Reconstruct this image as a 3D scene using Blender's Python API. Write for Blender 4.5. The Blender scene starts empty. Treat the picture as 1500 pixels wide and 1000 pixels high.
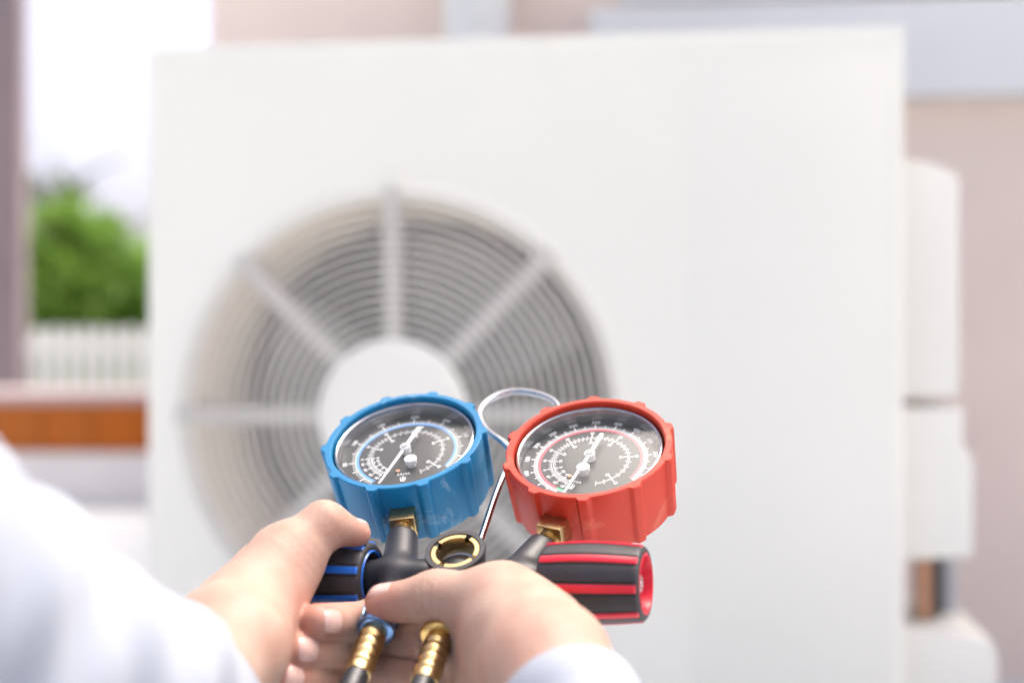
import bpy, bmesh, math, random
import numpy as np
from mathutils import Vector, Matrix
R = math.radians
rng = random.Random(7)
SC = bpy.context.scene
COL = SC.collection

# ------------------------------------------------------------------ camera, world, sun, exposure
H = 0.564                                # height of the lens above the terrace
F = 50.0 / 36.0 * 1500.0                 # focal length in pixels of the 1500 px wide photograph
cam_d = bpy.data.cameras.new("camera")
cam = bpy.data.objects.new("camera", cam_d)
COL.objects.link(cam)
cam.location = (0, 0, H)
cam.rotation_euler = (R(90), 0, 0)
cam_d.lens = 50
cam_d.sensor_width = 36
cam_d.clip_start = 0.01
cam_d.clip_end = 500
cam_d.dof.use_dof = True
cam_d.dof.focus_distance = 0.662
cam_d.dof.aperture_fstop = 3.75
SC.camera = cam

SUN_DIR = Vector((0.32, 0.29, 0.85)).normalized()      # towards the sun
world = bpy.data.worlds.new("World")
SC.world = world
world.use_nodes = True
wn = world.node_tree.nodes
wl = world.node_tree.links
sky = wn.new("ShaderNodeTexSky")
sky.sky_type = 'NISHITA'
sky.sun_disc = False
sky.sun_elevation = math.asin(SUN_DIR.z)
sky.sun_rotation = math.atan2(SUN_DIR.x, SUN_DIR.y)
sky.air_density = 0.26
sky.dust_density = 7
sky.ozone_density = 0.0
wn["Background"].inputs["Strength"].default_value = 0.15
wl.new(sky.outputs[0], wn["Background"].inputs["Color"])
sun_d = bpy.data.lights.new("sun", 'SUN')
sun_d.energy = 0.6
sun_d.angle = R(60)
sun_d.color = (1.0, 0.965, 0.82)
sun = bpy.data.objects.new("sun", sun_d)
COL.objects.link(sun)
sun.rotation_euler = SUN_DIR.to_track_quat('Z', 'Y').to_euler()
sun.location = (3, -3, 6)
SC.view_settings.view_transform = 'Standard'
SC.view_settings.look = 'None'
SC.view_settings.gamma = 1
SC.view_settings.use_curve_mapping = False
SC.view_settings.exposure = 1.97
SC.render.engine = 'CYCLES'
SC.cycles.max_bounces = 8
SC.cycles.transparent_max_bounces = 12
SC.cycles.caustics_reflective = False
SC.cycles.caustics_refractive = False
try:
    SC.cycles.use_denoising = True
except Exception:
    pass

# ------------------------------------------------------------------ helpers
def at(px, py, Y):
    """a measured point of the photograph at its own distance Y from the lens, in metres"""
    return Vector(((px - 750) / F * Y, Y, H - (py - 500) / F * Y))

def tag(o, label=None, cat=None, group=None, kind=None):
    if label: o["label"] = label
    if cat: o["category"] = cat
    if group: o["group"] = group
    if kind: o["kind"] = kind
    return o

def empty(name, loc, label, cat, group=None):
    o = bpy.data.objects.new(name, None)
    o.empty_display_size = 0.05
    o.location = loc
    COL.objects.link(o)
    return tag(o, label, cat, group)

def root_loc(o):
    v = Vector((0, 0, 0))
    while o is not None:
        v += o.location
        o = o.parent
    return v

def link_mesh(name, me, m, parent=None, smooth=True, origin=None):
    """me is in world coordinates; origin = base of a top-level mesh"""
    if parent is not None:
        off = root_loc(parent)
    else:
        off = Vector(origin) if origin is not None else Vector((0, 0, 0))
    if off.length > 0:
        me.transform(Matrix.Translation(-off))
    mats = m if isinstance(m, (list, tuple)) else [m]
    if len(me.materials) == 0:
        for q in mats:
            me.materials.append(q)
    o = bpy.data.objects.new(name, me)
    COL.objects.link(o)
    if parent is not None:
        o.parent = parent
    else:
        o.location = off
    if smooth:
        me.polygons.foreach_set("use_smooth", [True] * len(me.polygons))
        try:
            me.set_sharp_from_angle(angle=R(38))
        except Exception:
            pass
    me.update()
    return o

class MB:
    """collects simple shapes into one mesh"""
    def __init__(self):
        self.v, self.f, self.mi, self.cur = [], [], [], 0
    def add(self, vs, fs):
        b = len(self.v)
        self.v += [tuple(p) for p in vs]
        for f in fs:
            self.f.append(tuple(b + i for i in f))
            self.mi.append(self.cur)
        return self
    def box(self, lo, hi, tf=None, bev=0.0):
        bm = bmesh.new()
        bmesh.ops.create_cube(bm, size=1)
        lo, hi = Vector(lo), Vector(hi)
        for v in bm.verts:
            v.co = Vector(((lo.x + hi.x) / 2 + v.co.x * (hi.x - lo.x), (lo.y + hi.y) / 2 + v.co.y * (hi.y - lo.y), (lo.z + hi.z) / 2 + v.co.z * (hi.z - lo.z)))
        if bev > 0:
            bmesh.ops.bevel(bm, geom=list(bm.edges), offset=bev, segments=2, affect='EDGES', profile=0.6)
        return self._bm(bm, tf)
    def _bm(self, bm, tf=None):
        bm.verts.index_update()
        vs = [tf(v.co) if tf else v.co.copy() for v in bm.verts]
        fs = [[v.index for v in f.verts] for f in bm.faces]
        bm.free()
        return self.add(vs, fs)
    def prism(self, outline, y0, y1, tf, bev=0.0):
        """outline in (x, z), extruded along y"""
        bm = bmesh.new()
        vs = [bm.verts.new((x, y0, z)) for x, z in outline]
        f = bm.faces.new(vs)
        r = bmesh.ops.extrude_face_region(bm, geom=[f])
        for g in r["geom"]:
            if isinstance(g, bmesh.types.BMVert):
                g.co.y = y1
        bmesh.ops.recalc_face_normals(bm, faces=bm.faces)
        if bev > 0:
            bmesh.ops.bevel(bm, geom=list(bm.edges), offset=bev, segments=2, affect='EDGES', profile=0.6)
        return self._bm(bm, tf)
    def lathe(self, prof, o, ax, ex, n=64, closed=False, radf=None):
        """prof: list of (axial, radius)"""
        o, ax, ex = Vector(o), Vector(ax).normalized(), Vector(ex)
        ex = (ex - ax * ex.dot(ax)).normalized()
        ey = ax.cross(ex)
        vs, fs = [], []
        for k, (s, r) in enumerate(prof):
            for i in range(n):
                a = 2 * math.pi * i / n
                rr = r * (radf(a, k) if radf else 1)
                vs.append(o + ax * s + ex * (math.cos(a) * rr) + ey * (math.sin(a) * rr))
        m = len(prof)
        for k in range(m if closed else m - 1):
            for i in range(n):
                a, b = k * n + i, k * n + (i + 1) % n
                c, d = ((k + 1) % m) * n + (i + 1) % n, ((k + 1) % m) * n + i
                fs.append((a, b, c, d))
        return self.add(vs, fs)
    def tube(self, path, rad, n=16, cap=True):
        P = [Vector(p) for p in path]
        rs = rad if isinstance(rad, (list, tuple)) else [rad] * len(P)
        t = (P[1] - P[0]).normalized()
        ref = Vector((0, 0, 1)) if abs(t.z) < 0.9 else Vector((1, 0, 0))
        u = t.cross(ref).normalized()
        vs, fs = [], []
        for k, p in enumerate(P):
            t = (P[min(k + 1, len(P) - 1)] - P[max(k - 1, 0)]).normalized()
            u = (u - t * u.dot(t)).normalized()
            w = t.cross(u)
            for i in range(n):
                a = 2 * math.pi * i / n
                vs.append(p + (u * math.cos(a) + w * math.sin(a)) * rs[k])
        for k in range(len(P) - 1):
            for i in range(n):
                fs.append((k * n + i, k * n + (i + 1) % n, (k + 1) * n + (i + 1) % n, (k + 1) * n + i))
        if cap:
            fs.append(tuple(range(n - 1, -1, -1)))
            fs.append(tuple((len(P) - 1) * n + i for i in range(n)))
        return self.add(vs, fs)
    def mesh(self, name):
        me = bpy.data.meshes.new(name)
        me.from_pydata([tuple(v) for v in self.v], [], self.f)
        bm = bmesh.new()
        bm.from_mesh(me)
        bmesh.ops.recalc_face_normals(bm, faces=bm.faces)
        bm.to_mesh(me)
        bm.free()
        return me
    def build(self, name, m, parent=None, smooth=True, origin=None):
        me = self.mesh(name)
        mats = m if isinstance(m, (list, tuple)) else [m]
        for q in mats:
            me.materials.append(q)
        if len(mats) > 1:
            me.polygons.foreach_set("material_index", self.mi)
        return link_mesh(name, me, m, parent, smooth, origin)

def spline(pts, n=12):
    """Catmull-Rom through points"""
    P = [Vector(p) for p in pts]
    P = [P[0] * 2 - P[1]] + P + [P[-1] * 2 - P[-2]]
    out = []
    for i in range(1, len(P) - 2):
        a, b, c, d = P[i - 1], P[i], P[i + 1], P[i + 2]
        for k in range(n):
            t = k / n
            out.append(0.5 * ((2 * b) + (c - a) * t + (2 * a - 5 * b + 4 * c - d) * t * t + (3 * b - a - 3 * c + d) * t ** 3))
    out.append(P[-2])
    return out

# --- signed-distance modelling: rounded limbs blended smoothly, meshed by surface nets
class Field:
    def __init__(self, lo, hi, h):
        self.h = h
        self.lo = np.array(lo, float)
        self.n = np.ceil((np.array(hi, float) - self.lo) / h).astype(int) + 1
        self.f = np.full(self.n, 1.0, np.float32)
    def blank(self):
        g = Field.__new__(Field)
        g.h, g.lo, g.n = self.h, self.lo, self.n
        g.f = np.full(self.n, 1.0, np.float32)
        return g
    def _sub(self, lo, hi, pad):
        a = np.maximum(np.floor((lo - pad - self.lo) / self.h).astype(int), 0)
        b = np.minimum(np.ceil((hi + pad - self.lo) / self.h).astype(int) + 1, self.n)
        if np.any(b <= a):
            return None
        ax = [self.lo[i] + self.h * np.arange(a[i], b[i], dtype=np.float32) for i in range(3)]
        X = np.stack(np.meshgrid(*ax, indexing='ij'), -1).astype(np.float32)
        return tuple(slice(a[i], b[i]) for i in range(3)), X
    @staticmethod
    def smin(a, b, k):
        if k <= 0:
            return np.minimum(a, b)
        h = np.maximum(k - np.abs(a - b), 0) / k
        return np.minimum(a, b) - h * h * k * 0.25
    def cone(self, p, q, rp, rq, k=0.005):
        p, q = np.array(p, np.float32), np.array(q, np.float32)
        pad = max(rp, rq) + 0.012 + k
        s = self._sub(np.minimum(p, q), np.maximum(p, q), pad)
        if s is None:
            return self
        sl, X = s
        d = q - p
        L = float(d @ d)
        t = np.clip(((X - p) @ d) / max(L, 1e-12), 0, 1)
        dist = np.linalg.norm(X - p - t[..., None] * d, axis=-1) - (rp + (rq - rp) * t)
        self.f[sl] = self.smin(self.f[sl], dist, k)
        return self
    def chain(self, pts, rad, k=0.004):
        for i in range(len(pts) - 1):
            self.cone(pts[i], pts[i + 1], rad[i], rad[i + 1], k)
        return self
    def ell(self, c, r, k=0.005, sub=False):
        c, r = np.array(c, np.float32), np.array(r, np.float32)
        s = self._sub(c - r, c + r, 0.012 + k)
        if s is None:
            return self
        sl, X = s
        q = (X - c) / r
        l0 = np.linalg.norm(q, axis=-1)
        l1 = np.linalg.norm(q / r, axis=-1)
        dist = l0 * (l0 - 1) / np.maximum(l1, 1e-6)
        if sub:
            self.f[sl] = -self.smin(-self.f[sl], dist, k)
        else:
            self.f[sl] = self.smin(self.f[sl], dist, k)
        return self
    def groove(self, p, q, r, k=0.002):
        p, q = np.array(p, np.float32), np.array(q, np.float32)
        s = self._sub(np.minimum(p, q), np.maximum(p, q), r + k + 0.002)
        if s is None:
            return self
        sl, X = s
        d = q - p
        t = np.clip(((X - p) @ d) / float(d @ d), 0, 1)
        dist = np.linalg.norm(X - p - t[..., None] * d, axis=-1) - r
        self.f[sl] = -self.smin(-self.f[sl], dist, k)
        return self
    def crease(self, p, ax, side, amp=0.00035, wl=0.0024, rad=0.0065):
        """fine transverse folds of skin round a joint, on the side facing 'side'"""
        p, ax, side = np.array(p, np.float32), np.array(ax, np.float32), np.array(side, np.float32)
        ax /= np.linalg.norm(ax); side /= np.linalg.norm(side)
        s = self._sub(p - 0.02, p + 0.02, 0)
        if s is None:
            return self
        sl, X = s
        q = X - p
        t = q @ ax
        lat = q - t[..., None] * ax
        l = np.linalg.norm(lat, axis=-1) + 1e-6
        face = np.clip((lat @ side) / l, 0, 1)
        t2 = t + 0.0008 * np.sin(260 * (q @ np.cross(ax, side)))
        w = np.exp(-(t / rad) ** 2) * face * np.exp(-(np.linalg.norm(q, axis=-1) / 0.016) ** 4)
        self.f[sl] = self.f[sl] + amp * w * (np.cos(2 * np.pi * t2 / wl) ** 3)
        return self
    def merge(self, g, k):
        self.f = self.smin(self.f, g.f, k)
        return self
    def nets(self):
        f, n = self.f, self.n
        s = f < 0
        c = s[:-1, :-1, :-1].astype(np.int8)
        tot = np.zeros(n - 1, np.int8)
        for dx in (0, 1):
            for dy in (0, 1):
                for dz in (0, 1):
                    tot += s[dx:n[0] - 1 + dx, dy:n[1] - 1 + dy, dz:n[2] - 1 + dz]
        act = np.argwhere((tot > 0) & (tot < 8))
        idx = np.full(n - 1, -1, np.int64)
        idx[act[:, 0], act[:, 1], act[:, 2]] = np.arange(len(act))
        acc = np.zeros((len(act), 3))
        cnt = np.zeros(len(act))
        cor = [(0, 0, 0), (1, 0, 0), (0, 1, 0), (1, 1, 0), (0, 0, 1), (1, 0, 1), (0, 1, 1), (1, 1, 1)]
        for a in range(8):
            for b in range(a + 1, 8):
                da, db = np.array(cor[a]), np.array(cor[b])
                if np.abs(da - db).sum() != 1:
                    continue
                A, B = act + da, act + db
                fa, fb = f[A[:, 0], A[:, 1], A[:, 2]], f[B[:, 0], B[:, 1], B[:, 2]]
                m = (fa < 0) != (fb < 0)
                t = np.where(m, fa / np.where(m, fa - fb, 1), 0)
                acc += np.where(m[:, None], da + t[:, None] * (db - da), 0)
                cnt += m
        V = self.lo + self.h * (act + acc / cnt[:, None])
        Q = []
        for ax in range(3):
            o1, o2 = [(1, 2), (2, 0), (0, 1)][ax]
            sh = n.copy(); sh[ax] -= 1
            a0 = [slice(None)] * 3; a1 = [slice(None)] * 3
            a0[ax] = slice(0, n[ax] - 1); a1[ax] = slice(1, n[ax])
            s0, s1 = s[tuple(a0)], s[tuple(a1)]
            e = np.argwhere(s0 != s1)
            ok = (e[:, o1] > 0) & (e[:, o2] > 0) & (e[:, o1] < n[o1] - 1) & (e[:, o2] < n[o2] - 1)
            e = e[ok]
            flip = s0[e[:, 0], e[:, 1], e[:, 2]]
            def cell(d1, d2):
                q = e.copy(); q[:, o1] += d1; q[:, o2] += d2
                return idx[q[:, 0], q[:, 1], q[:, 2]]
            q = np.stack([cell(-1, -1), cell(0, -1), cell(0, 0), cell(-1, 0)], 1)
            q[~flip] = q[~flip][:, ::-1]
            Q.append(q)
        return V, np.concatenate(Q)

def mesh_np(name, V, Q):
    me = bpy.data.meshes.new(name)
    me.from_pydata(V.tolist(), [], Q.tolist())
    me.validate()
    return me

# ------------------------------------------------------------------ materials
def mat(name, col, rough=0.5, metal=0.0, spec=0.5, var=0.0, vscale=20.0, bump=0.0, bscale=200.0, bdist=0.001, sss=0.0, coat=0.0, sheen=0.0, rvar=0.0, col2=None):
    m = bpy.data.materials.new(name)
    m.use_nodes = True
    nt = m.node_tree
    b = nt.nodes["Principled BSDF"]
    b.inputs["Base Color"].default_value = (*col, 1)
    b.inputs["Roughness"].default_value = rough
    b.inputs["Metallic"].default_value = metal
    b.inputs["Specular IOR Level"].default_value = spec
    b.inputs["Coat Weight"].default_value = coat
    b.inputs["Sheen Weight"].default_value = sheen
    if sss:
        b.inputs["Subsurface Weight"].default_value = sss
        b.inputs["Subsurface Radius"].default_value = (1.0, 0.36, 0.2)
        b.inputs["Subsurface Scale"].default_value = 0.006
    tc = nt.nodes.new("ShaderNodeTexCoord")
    if var > 0 or col2:
        nz = nt.nodes.new("ShaderNodeTexNoise")
        nz.inputs["Scale"].default_value = vscale
        nz.inputs["Detail"].default_value = 6
        nt.links.new(tc.outputs["Object"], nz.inputs["Vector"])
        mx = nt.nodes.new("ShaderNodeMix")
        mx.data_type = 'RGBA'
        c2 = col2 if col2 else tuple(c * (1 - var) for c in col)
        c1 = col if col2 else tuple(min(1, c * (1 + var)) for c in col)
        mx.inputs[6].default_value = (*c1, 1)
        mx.inputs[7].default_value = (*c2, 1)
        rp = nt.nodes.new("ShaderNodeMapRange")
        rp.inputs[1].default_value = 0.32
        rp.inputs[2].default_value = 0.68
        nt.links.new(nz.outputs["Fac"], rp.inputs[0])
        nt.links.new(rp.outputs[0], mx.inputs[0])
        nt.links.new(mx.outputs[2], b.inputs["Base Color"])
        if rvar > 0:
            r2 = nt.nodes.new("ShaderNodeMapRange")
            r2.inputs[3].default_value = max(0, rough - rvar)
            r2.inputs[4].default_value = min(1, rough + rvar)
            nt.links.new(nz.outputs["Fac"], r2.inputs[0])
            nt.links.new(r2.outputs[0], b.inputs["Roughness"])
    if bump > 0:
        n2 = nt.nodes.new("ShaderNodeTexNoise")
        n2.inputs["Scale"].default_value = bscale
        n2.inputs["Detail"].default_value = 5
        nt.links.new(tc.outputs["Object"], n2.inputs["Vector"])
        bp = nt.nodes.new("ShaderNodeBump")
        bp.inputs["Strength"].default_value = bump
        bp.inputs["Distance"].default_value = bdist
        nt.links.new(n2.outputs["Fac"], bp.inputs["Height"])
        nt.links.new(bp.outputs["Normal"], b.inputs["Normal"])
    return m

M = {}
def scuff(m, col, amount, scale, lo, hi):
    """worn pale patches and grime in the surface colour"""
    nt = m.node_tree
    b = nt.nodes["Principled BSDF"]
    src = b.inputs["Base Color"].links[0].from_socket
    tc = [n for n in nt.nodes if n.type == 'TEX_COORD'][0]
    nz = nt.nodes.new("ShaderNodeTexNoise")
    nz.inputs["Scale"].default_value = scale
    nz.inputs["Detail"].default_value = 9
    nz.inputs["Roughness"].default_value = 0.68
    nz.inputs["Distortion"].default_value = 1.2
    nt.links.new(tc.outputs["Object"], nz.inputs["Vector"])
    mr = nt.nodes.new("ShaderNodeMapRange")
    mr.inputs[1].default_value = lo; mr.inputs[2].default_value = hi
    mr.inputs[3].default_value = 0; mr.inputs[4].default_value = amount
    nt.links.new(nz.outputs["Fac"], mr.inputs[0])
    mx = nt.nodes.new("ShaderNodeMix"); mx.data_type = 'RGBA'
    mx.inputs[7].default_value = (*col, 1)
    nt.links.new(mr.outputs[0], mx.inputs[0])
    nt.links.new(src, mx.inputs[6])
    nt.links.new(mx.outputs[2], b.inputs["Base Color"])

M["white_metal"] = mat("white_painted_metal", (0.81, 0.795, 0.73), 0.38, var=0.015, vscale=3, bump=0.04, bscale=900, bdist=0.0004)
M["white_plastic"] = mat("white_plastic", (0.80, 0.78, 0.72), 0.42, var=0.02, vscale=6)
M["grille"] = mat("grille_plastic", (0.72, 0.69, 0.64), 0.45, var=0.03, vscale=12)
M["spoke"] = mat("spoke_plastic", (0.56, 0.54, 0.505), 0.5, var=0.03, vscale=12)
M["bell"] = mat("fan_shroud", (0.80, 0.69, 0.56), 0.5, var=0.05, vscale=8)
M["blade"] = mat("fan_blade", (0.31, 0.30, 0.285), 0.45, var=0.06, vscale=9)
M["coil"] = mat("aluminium_fins", (0.31, 0.295, 0.275), 0.6, metal=0.2, var=0.1, vscale=30)
M["dark"] = mat("dark_rubber", (0.03, 0.03, 0.032), 0.6, var=0.15)
M["copper"] = mat("copper_pipe", (0.52, 0.29, 0.19), 0.5, metal=1.0, var=0.1, vscale=40)
M["insul"] = mat("grey_insulation", (0.42, 0.42, 0.44), 0.8, var=0.08)
M["stucco"] = mat("pink_stucco", (0.88, 0.735, 0.655), 0.9, var=0.05, vscale=2.5, bump=0.3, bscale=160, bdist=0.003)
M["white_paint"] = mat("white_paint", (0.78, 0.79, 0.80), 0.5, var=0.02, vscale=4)
M["pvc"] = mat("white_pvc", (0.80, 0.80, 0.79), 0.35, var=0.02, vscale=5)
M["pane"] = mat("window_glass", (0.10, 0.12, 0.14), 0.05, spec=0.9)
M["mauve"] = mat("mauve_render", (0.245, 0.200, 0.215), 0.85, var=0.06, vscale=3, bump=0.25, bscale=120, bdist=0.003)
M["terrace"] = mat("pale_concrete", (0.56, 0.60, 0.62), 0.7, var=0.05, vscale=1.6, bump=0.15, bscale=90, bdist=0.002)
M["ground"] = mat("lawn_ground", (0.075, 0.10, 0.04), 0.95, var=0.25, vscale=0.8, bump=0.4, bscale=60, bdist=0.02)
M["plinth"] = mat("white_plinth", (0.82, 0.79, 0.775), 0.7, var=0.04, vscale=4)
M["coping"] = mat("stone_coping", (0.50, 0.40, 0.39), 0.7, var=0.06, vscale=6)
M["picket"] = mat("white_fence_paint", (0.88, 0.88, 0.87), 0.5, var=0.03, vscale=10)
M["bark"] = mat("bark", (0.10, 0.075, 0.05), 0.9, var=0.25, vscale=14, bump=0.6, bscale=40, bdist=0.01)
M["black"] = mat("black_coated_brass", (0.016, 0.018, 0.024), 0.42, spec=0.5, var=0.12, vscale=60, bump=0.12, bscale=1500, bdist=0.0002, rvar=0.06)
M["grip"] = mat("black_rubber_grip", (0.030, 0.030, 0.034), 0.50, spec=0.45, var=0.12, vscale=90, bump=0.15, bscale=1800, bdist=0.0002)
M["blue_rib"] = mat("blue_plastic", (0.008, 0.125, 0.56), 0.33, spec=0.5, var=0.05, vscale=80)
M["red_rib"] = mat("red_plastic", (0.62, 0.012, 0.035), 0.33, spec=0.5, var=0.05, vscale=80)
M["blue_boot"] = mat("blue_rubber", (0.002, 0.155, 0.345), 0.45, spec=0.38, vscale=38, col2=(0.003, 0.185, 0.395), bump=0.12, bscale=900, bdist=0.0003, rvar=0.08)
M["red_boot"] = mat("red_rubber", (0.53, 0.034, 0.013), 0.46, spec=0.42, vscale=38, col2=(0.58, 0.045, 0.020), bump=0.12, bscale=900, bdist=0.0003, rvar=0.08)
scuff(M["blue_boot"], (0.30, 0.48, 0.62), 0.55, 34, 0.58, 0.70)
scuff(M["blue_boot"], (0.005, 0.05, 0.11), 0.6, 150, 0.62, 0.72)
scuff(M["red_boot"], (0.70, 0.22, 0.12), 0.5, 34, 0.56, 0.70)
scuff(M["red_boot"], (0.25, 0.02, 0.02), 0.55, 150, 0.62, 0.72)
scuff(M["black"], (0.06, 0.062, 0.065), 0.5, 110, 0.60, 0.70)
scuff(M["grip"], (0.075, 0.072, 0.068), 0.55, 90, 0.56, 0.70)
M["brass"] = mat("brass", (0.54, 0.39, 0.19), 0.30, metal=1.0, var=0.10, vscale=120, bump=0.15, bscale=900, bdist=0.0002, rvar=0.1)
M["gold"] = mat("bright_brass", (0.66, 0.46, 0.18), 0.27, metal=1.0, var=0.08, vscale=120)
M["chrome"] = mat("chrome", (0.46, 0.47, 0.50), 0.22, metal=1.0, var=0.04, vscale=60)
M["steel"] = mat("brushed_steel", (0.62, 0.62, 0.63), 0.28, metal=1.0, var=0.05, vscale=60)
M["blue_metal"] = mat("blue_anodised_metal", (0.20, 0.36, 0.66), 0.24, metal=1.0, var=0.08, vscale=120)
M["hose"] = mat("black_hose", (0.020, 0.023, 0.030), 0.40, spec=0.5, var=0.1, vscale=60)
M["dial"] = mat("black_dial_paint", (0.018, 0.021, 0.025), 0.45, var=0.08, vscale=120)
M["dial_wall"] = mat("dial_inner_wall", (0.30, 0.31, 0.33), 0.25, metal=0.8, var=0.05, vscale=60)
M["print"] = mat("white_print", (0.85, 0.87, 0.88), 0.5)
M["blue_print"] = mat("blue_print", (0.11, 0.32, 0.78), 0.5)
M["red_print"] = mat("red_print", (0.80, 0.09, 0.12), 0.5)
M["green_print"] = mat("green_print", (0.04, 0.50, 0.20), 0.5)
M["needle"] = mat("white_needle", (0.88, 0.88, 0.88), 0.4)
M["shirt"] = mat("pale_blue_cotton", (0.31, 0.345, 0.41), 0.85, var=0.02, vscale=25, bump=0.25, bscale=1400, bdist=0.0004, sheen=0.2)
M["trousers"] = mat("navy_cotton", (0.03, 0.04, 0.07), 0.85, var=0.1, vscale=30)
M["shoe"] = mat("black_leather", (0.02, 0.02, 0.02), 0.5, var=0.1)
M["hair"] = mat("dark_hair", (0.012, 0.010, 0.009), 0.5, var=0.3, vscale=200, bump=0.6, bscale=300, bdist=0.002)
M["nail"] = mat("fingernail", (0.62, 0.42, 0.375), 0.28, spec=0.5, sss=0.15, var=0.03, vscale=200)
M["eye"] = mat("eye_white", (0.75, 0.75, 0.74), 0.2)

def skin_mat():
    m = mat("skin", (0.42, 0.28, 0.21), 0.52, spec=0.28, sss=0.15)
    nt = m.node_tree
    b = nt.nodes["Principled BSDF"]
    tc = [n for n in nt.nodes if n.type == 'TEX_COORD'][0]
    at_ = nt.nodes.new("ShaderNodeAttribute")
    at_.attribute_name = "flush"
    nz = nt.nodes.new("ShaderNodeTexNoise")
    nz.inputs["Scale"].default_value = 70
    nz.inputs["Detail"].default_value = 8
    nt.links.new(tc.outputs["Object"], nz.inputs["Vector"])
    mx = nt.nodes.new("ShaderNodeMix"); mx.data_type = 'RGBA'
    mx.inputs[6].default_value = (0.475, 0.338, 0.272, 1)
    mx.inputs[7].default_value = (0.425, 0.282, 0.220, 1)
    rp = nt.nodes.new("ShaderNodeMapRange")
    rp.inputs[1].default_value = 0.35; rp.inputs[2].default_value = 0.65
    nt.links.new(nz.outputs["Fac"], rp.inputs[0])
    nt.links.new(rp.outputs[0], mx.inputs[0])
    m2 = nt.nodes.new("ShaderNodeMix"); m2.data_type = 'RGBA'
    m2.inputs[7].default_value = (0.44, 0.170, 0.125, 1)
    nt.links.new(mx.outputs[2], m2.inputs[6])
    n5 = nt.nodes.new("ShaderNodeTexNoise")
    n5.inputs["Scale"].default_value = 32
    n5.inputs["Detail"].default_value = 5
    nt.links.new(tc.outputs["Object"], n5.inputs["Vector"])
    r5 = nt.nodes.new("ShaderNodeMapRange")
    r5.inputs[1].default_value = 0.42; r5.inputs[2].default_value = 0.72; r5.inputs[4].default_value = 0.38
    nt.links.new(n5.outputs["Fac"], r5.inputs[0])
    a5 = nt.nodes.new("ShaderNodeMath"); a5.operation = 'ADD'; a5.use_clamp = True
    nt.links.new(at_.outputs["Fac"], a5.inputs[0]); nt.links.new(r5.outputs[0], a5.inputs[1])
    nt.links.new(a5.outputs[0], m2.inputs[0])
    nt.links.new(m2.outputs[2], b.inputs["Base Color"])
    # pores and fine creases
    vo = nt.nodes.new("ShaderNodeTexVoronoi")
    vo.feature = 'DISTANCE_TO_EDGE'
    vo.inputs["Scale"].default_value = 900
    nt.links.new(tc.outputs["Object"], vo.inputs["Vector"])
    n3 = nt.nodes.new("ShaderNodeTexNoise")
    n3.inputs["Scale"].default_value = 160
    n3.inputs["Detail"].default_value = 6
    nt.links.new(tc.outputs["Object"], n3.inputs["Vector"])
    ad = nt.nodes.new("ShaderNodeMath"); ad.operation = 'MULTIPLY_ADD'
    ad.inputs[1].default_value = 0.5
    nt.links.new(vo.outputs["Distance"], ad.inputs[0])
    nt.links.new(n3.outputs["Fac"], ad.inputs[2])
    bp = nt.nodes.new("ShaderNodeBump")
    bp.inputs["Strength"].default_value = 0.6
    bp.inputs["Distance"].default_value = 0.0006
    nt.links.new(ad.outputs[0], bp.inputs["Height"])
    nt.links.new(bp.outputs["Normal"], b.inputs["Normal"])
    return m
M["skin"] = skin_mat()

def lens_mat():
    m = bpy.data.materials.new("gauge_lens_glass")
    m.use_nodes = True
    nt = m.node_tree
    nt.nodes.clear()
    out = nt.nodes.new("ShaderNodeOutputMaterial")
    lw = nt.nodes.new("ShaderNodeLayerWeight"); lw.inputs[0].default_value = 0.5
    pw = nt.nodes.new("ShaderNodeMath"); pw.operation = 'POWER'; pw.inputs[1].default_value = 5
    nt.links.new(lw.outputs["Facing"], pw.inputs[0])
    fr = nt.nodes.new("ShaderNodeMath"); fr.operation = 'MULTIPLY_ADD'          # Schlick, the same from both sides
    fr.inputs[1].default_value = 0.90; fr.inputs[2].default_value = 0.036
    nt.links.new(pw.outputs[0], fr.inputs[0])
    tr = nt.nodes.new("ShaderNodeBsdfTransparent"); tr.inputs[0].default_value = (0.97, 0.98, 0.98, 1)
    gl = nt.nodes.new("ShaderNodeBsdfGlossy"); gl.inputs["Roughness"].default_value = 0.06
    mx = nt.nodes.new("ShaderNodeMixShader")
    nt.links.new(fr.outputs[0], mx.inputs[0])
    nt.links.new(tr.outputs[0], mx.inputs[1])
    nt.links.new(gl.outputs[0], mx.inputs[2])
    nt.links.new(mx.outputs[0], out.inputs[0])
    return m
M["lens"] = lens_mat()

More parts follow.
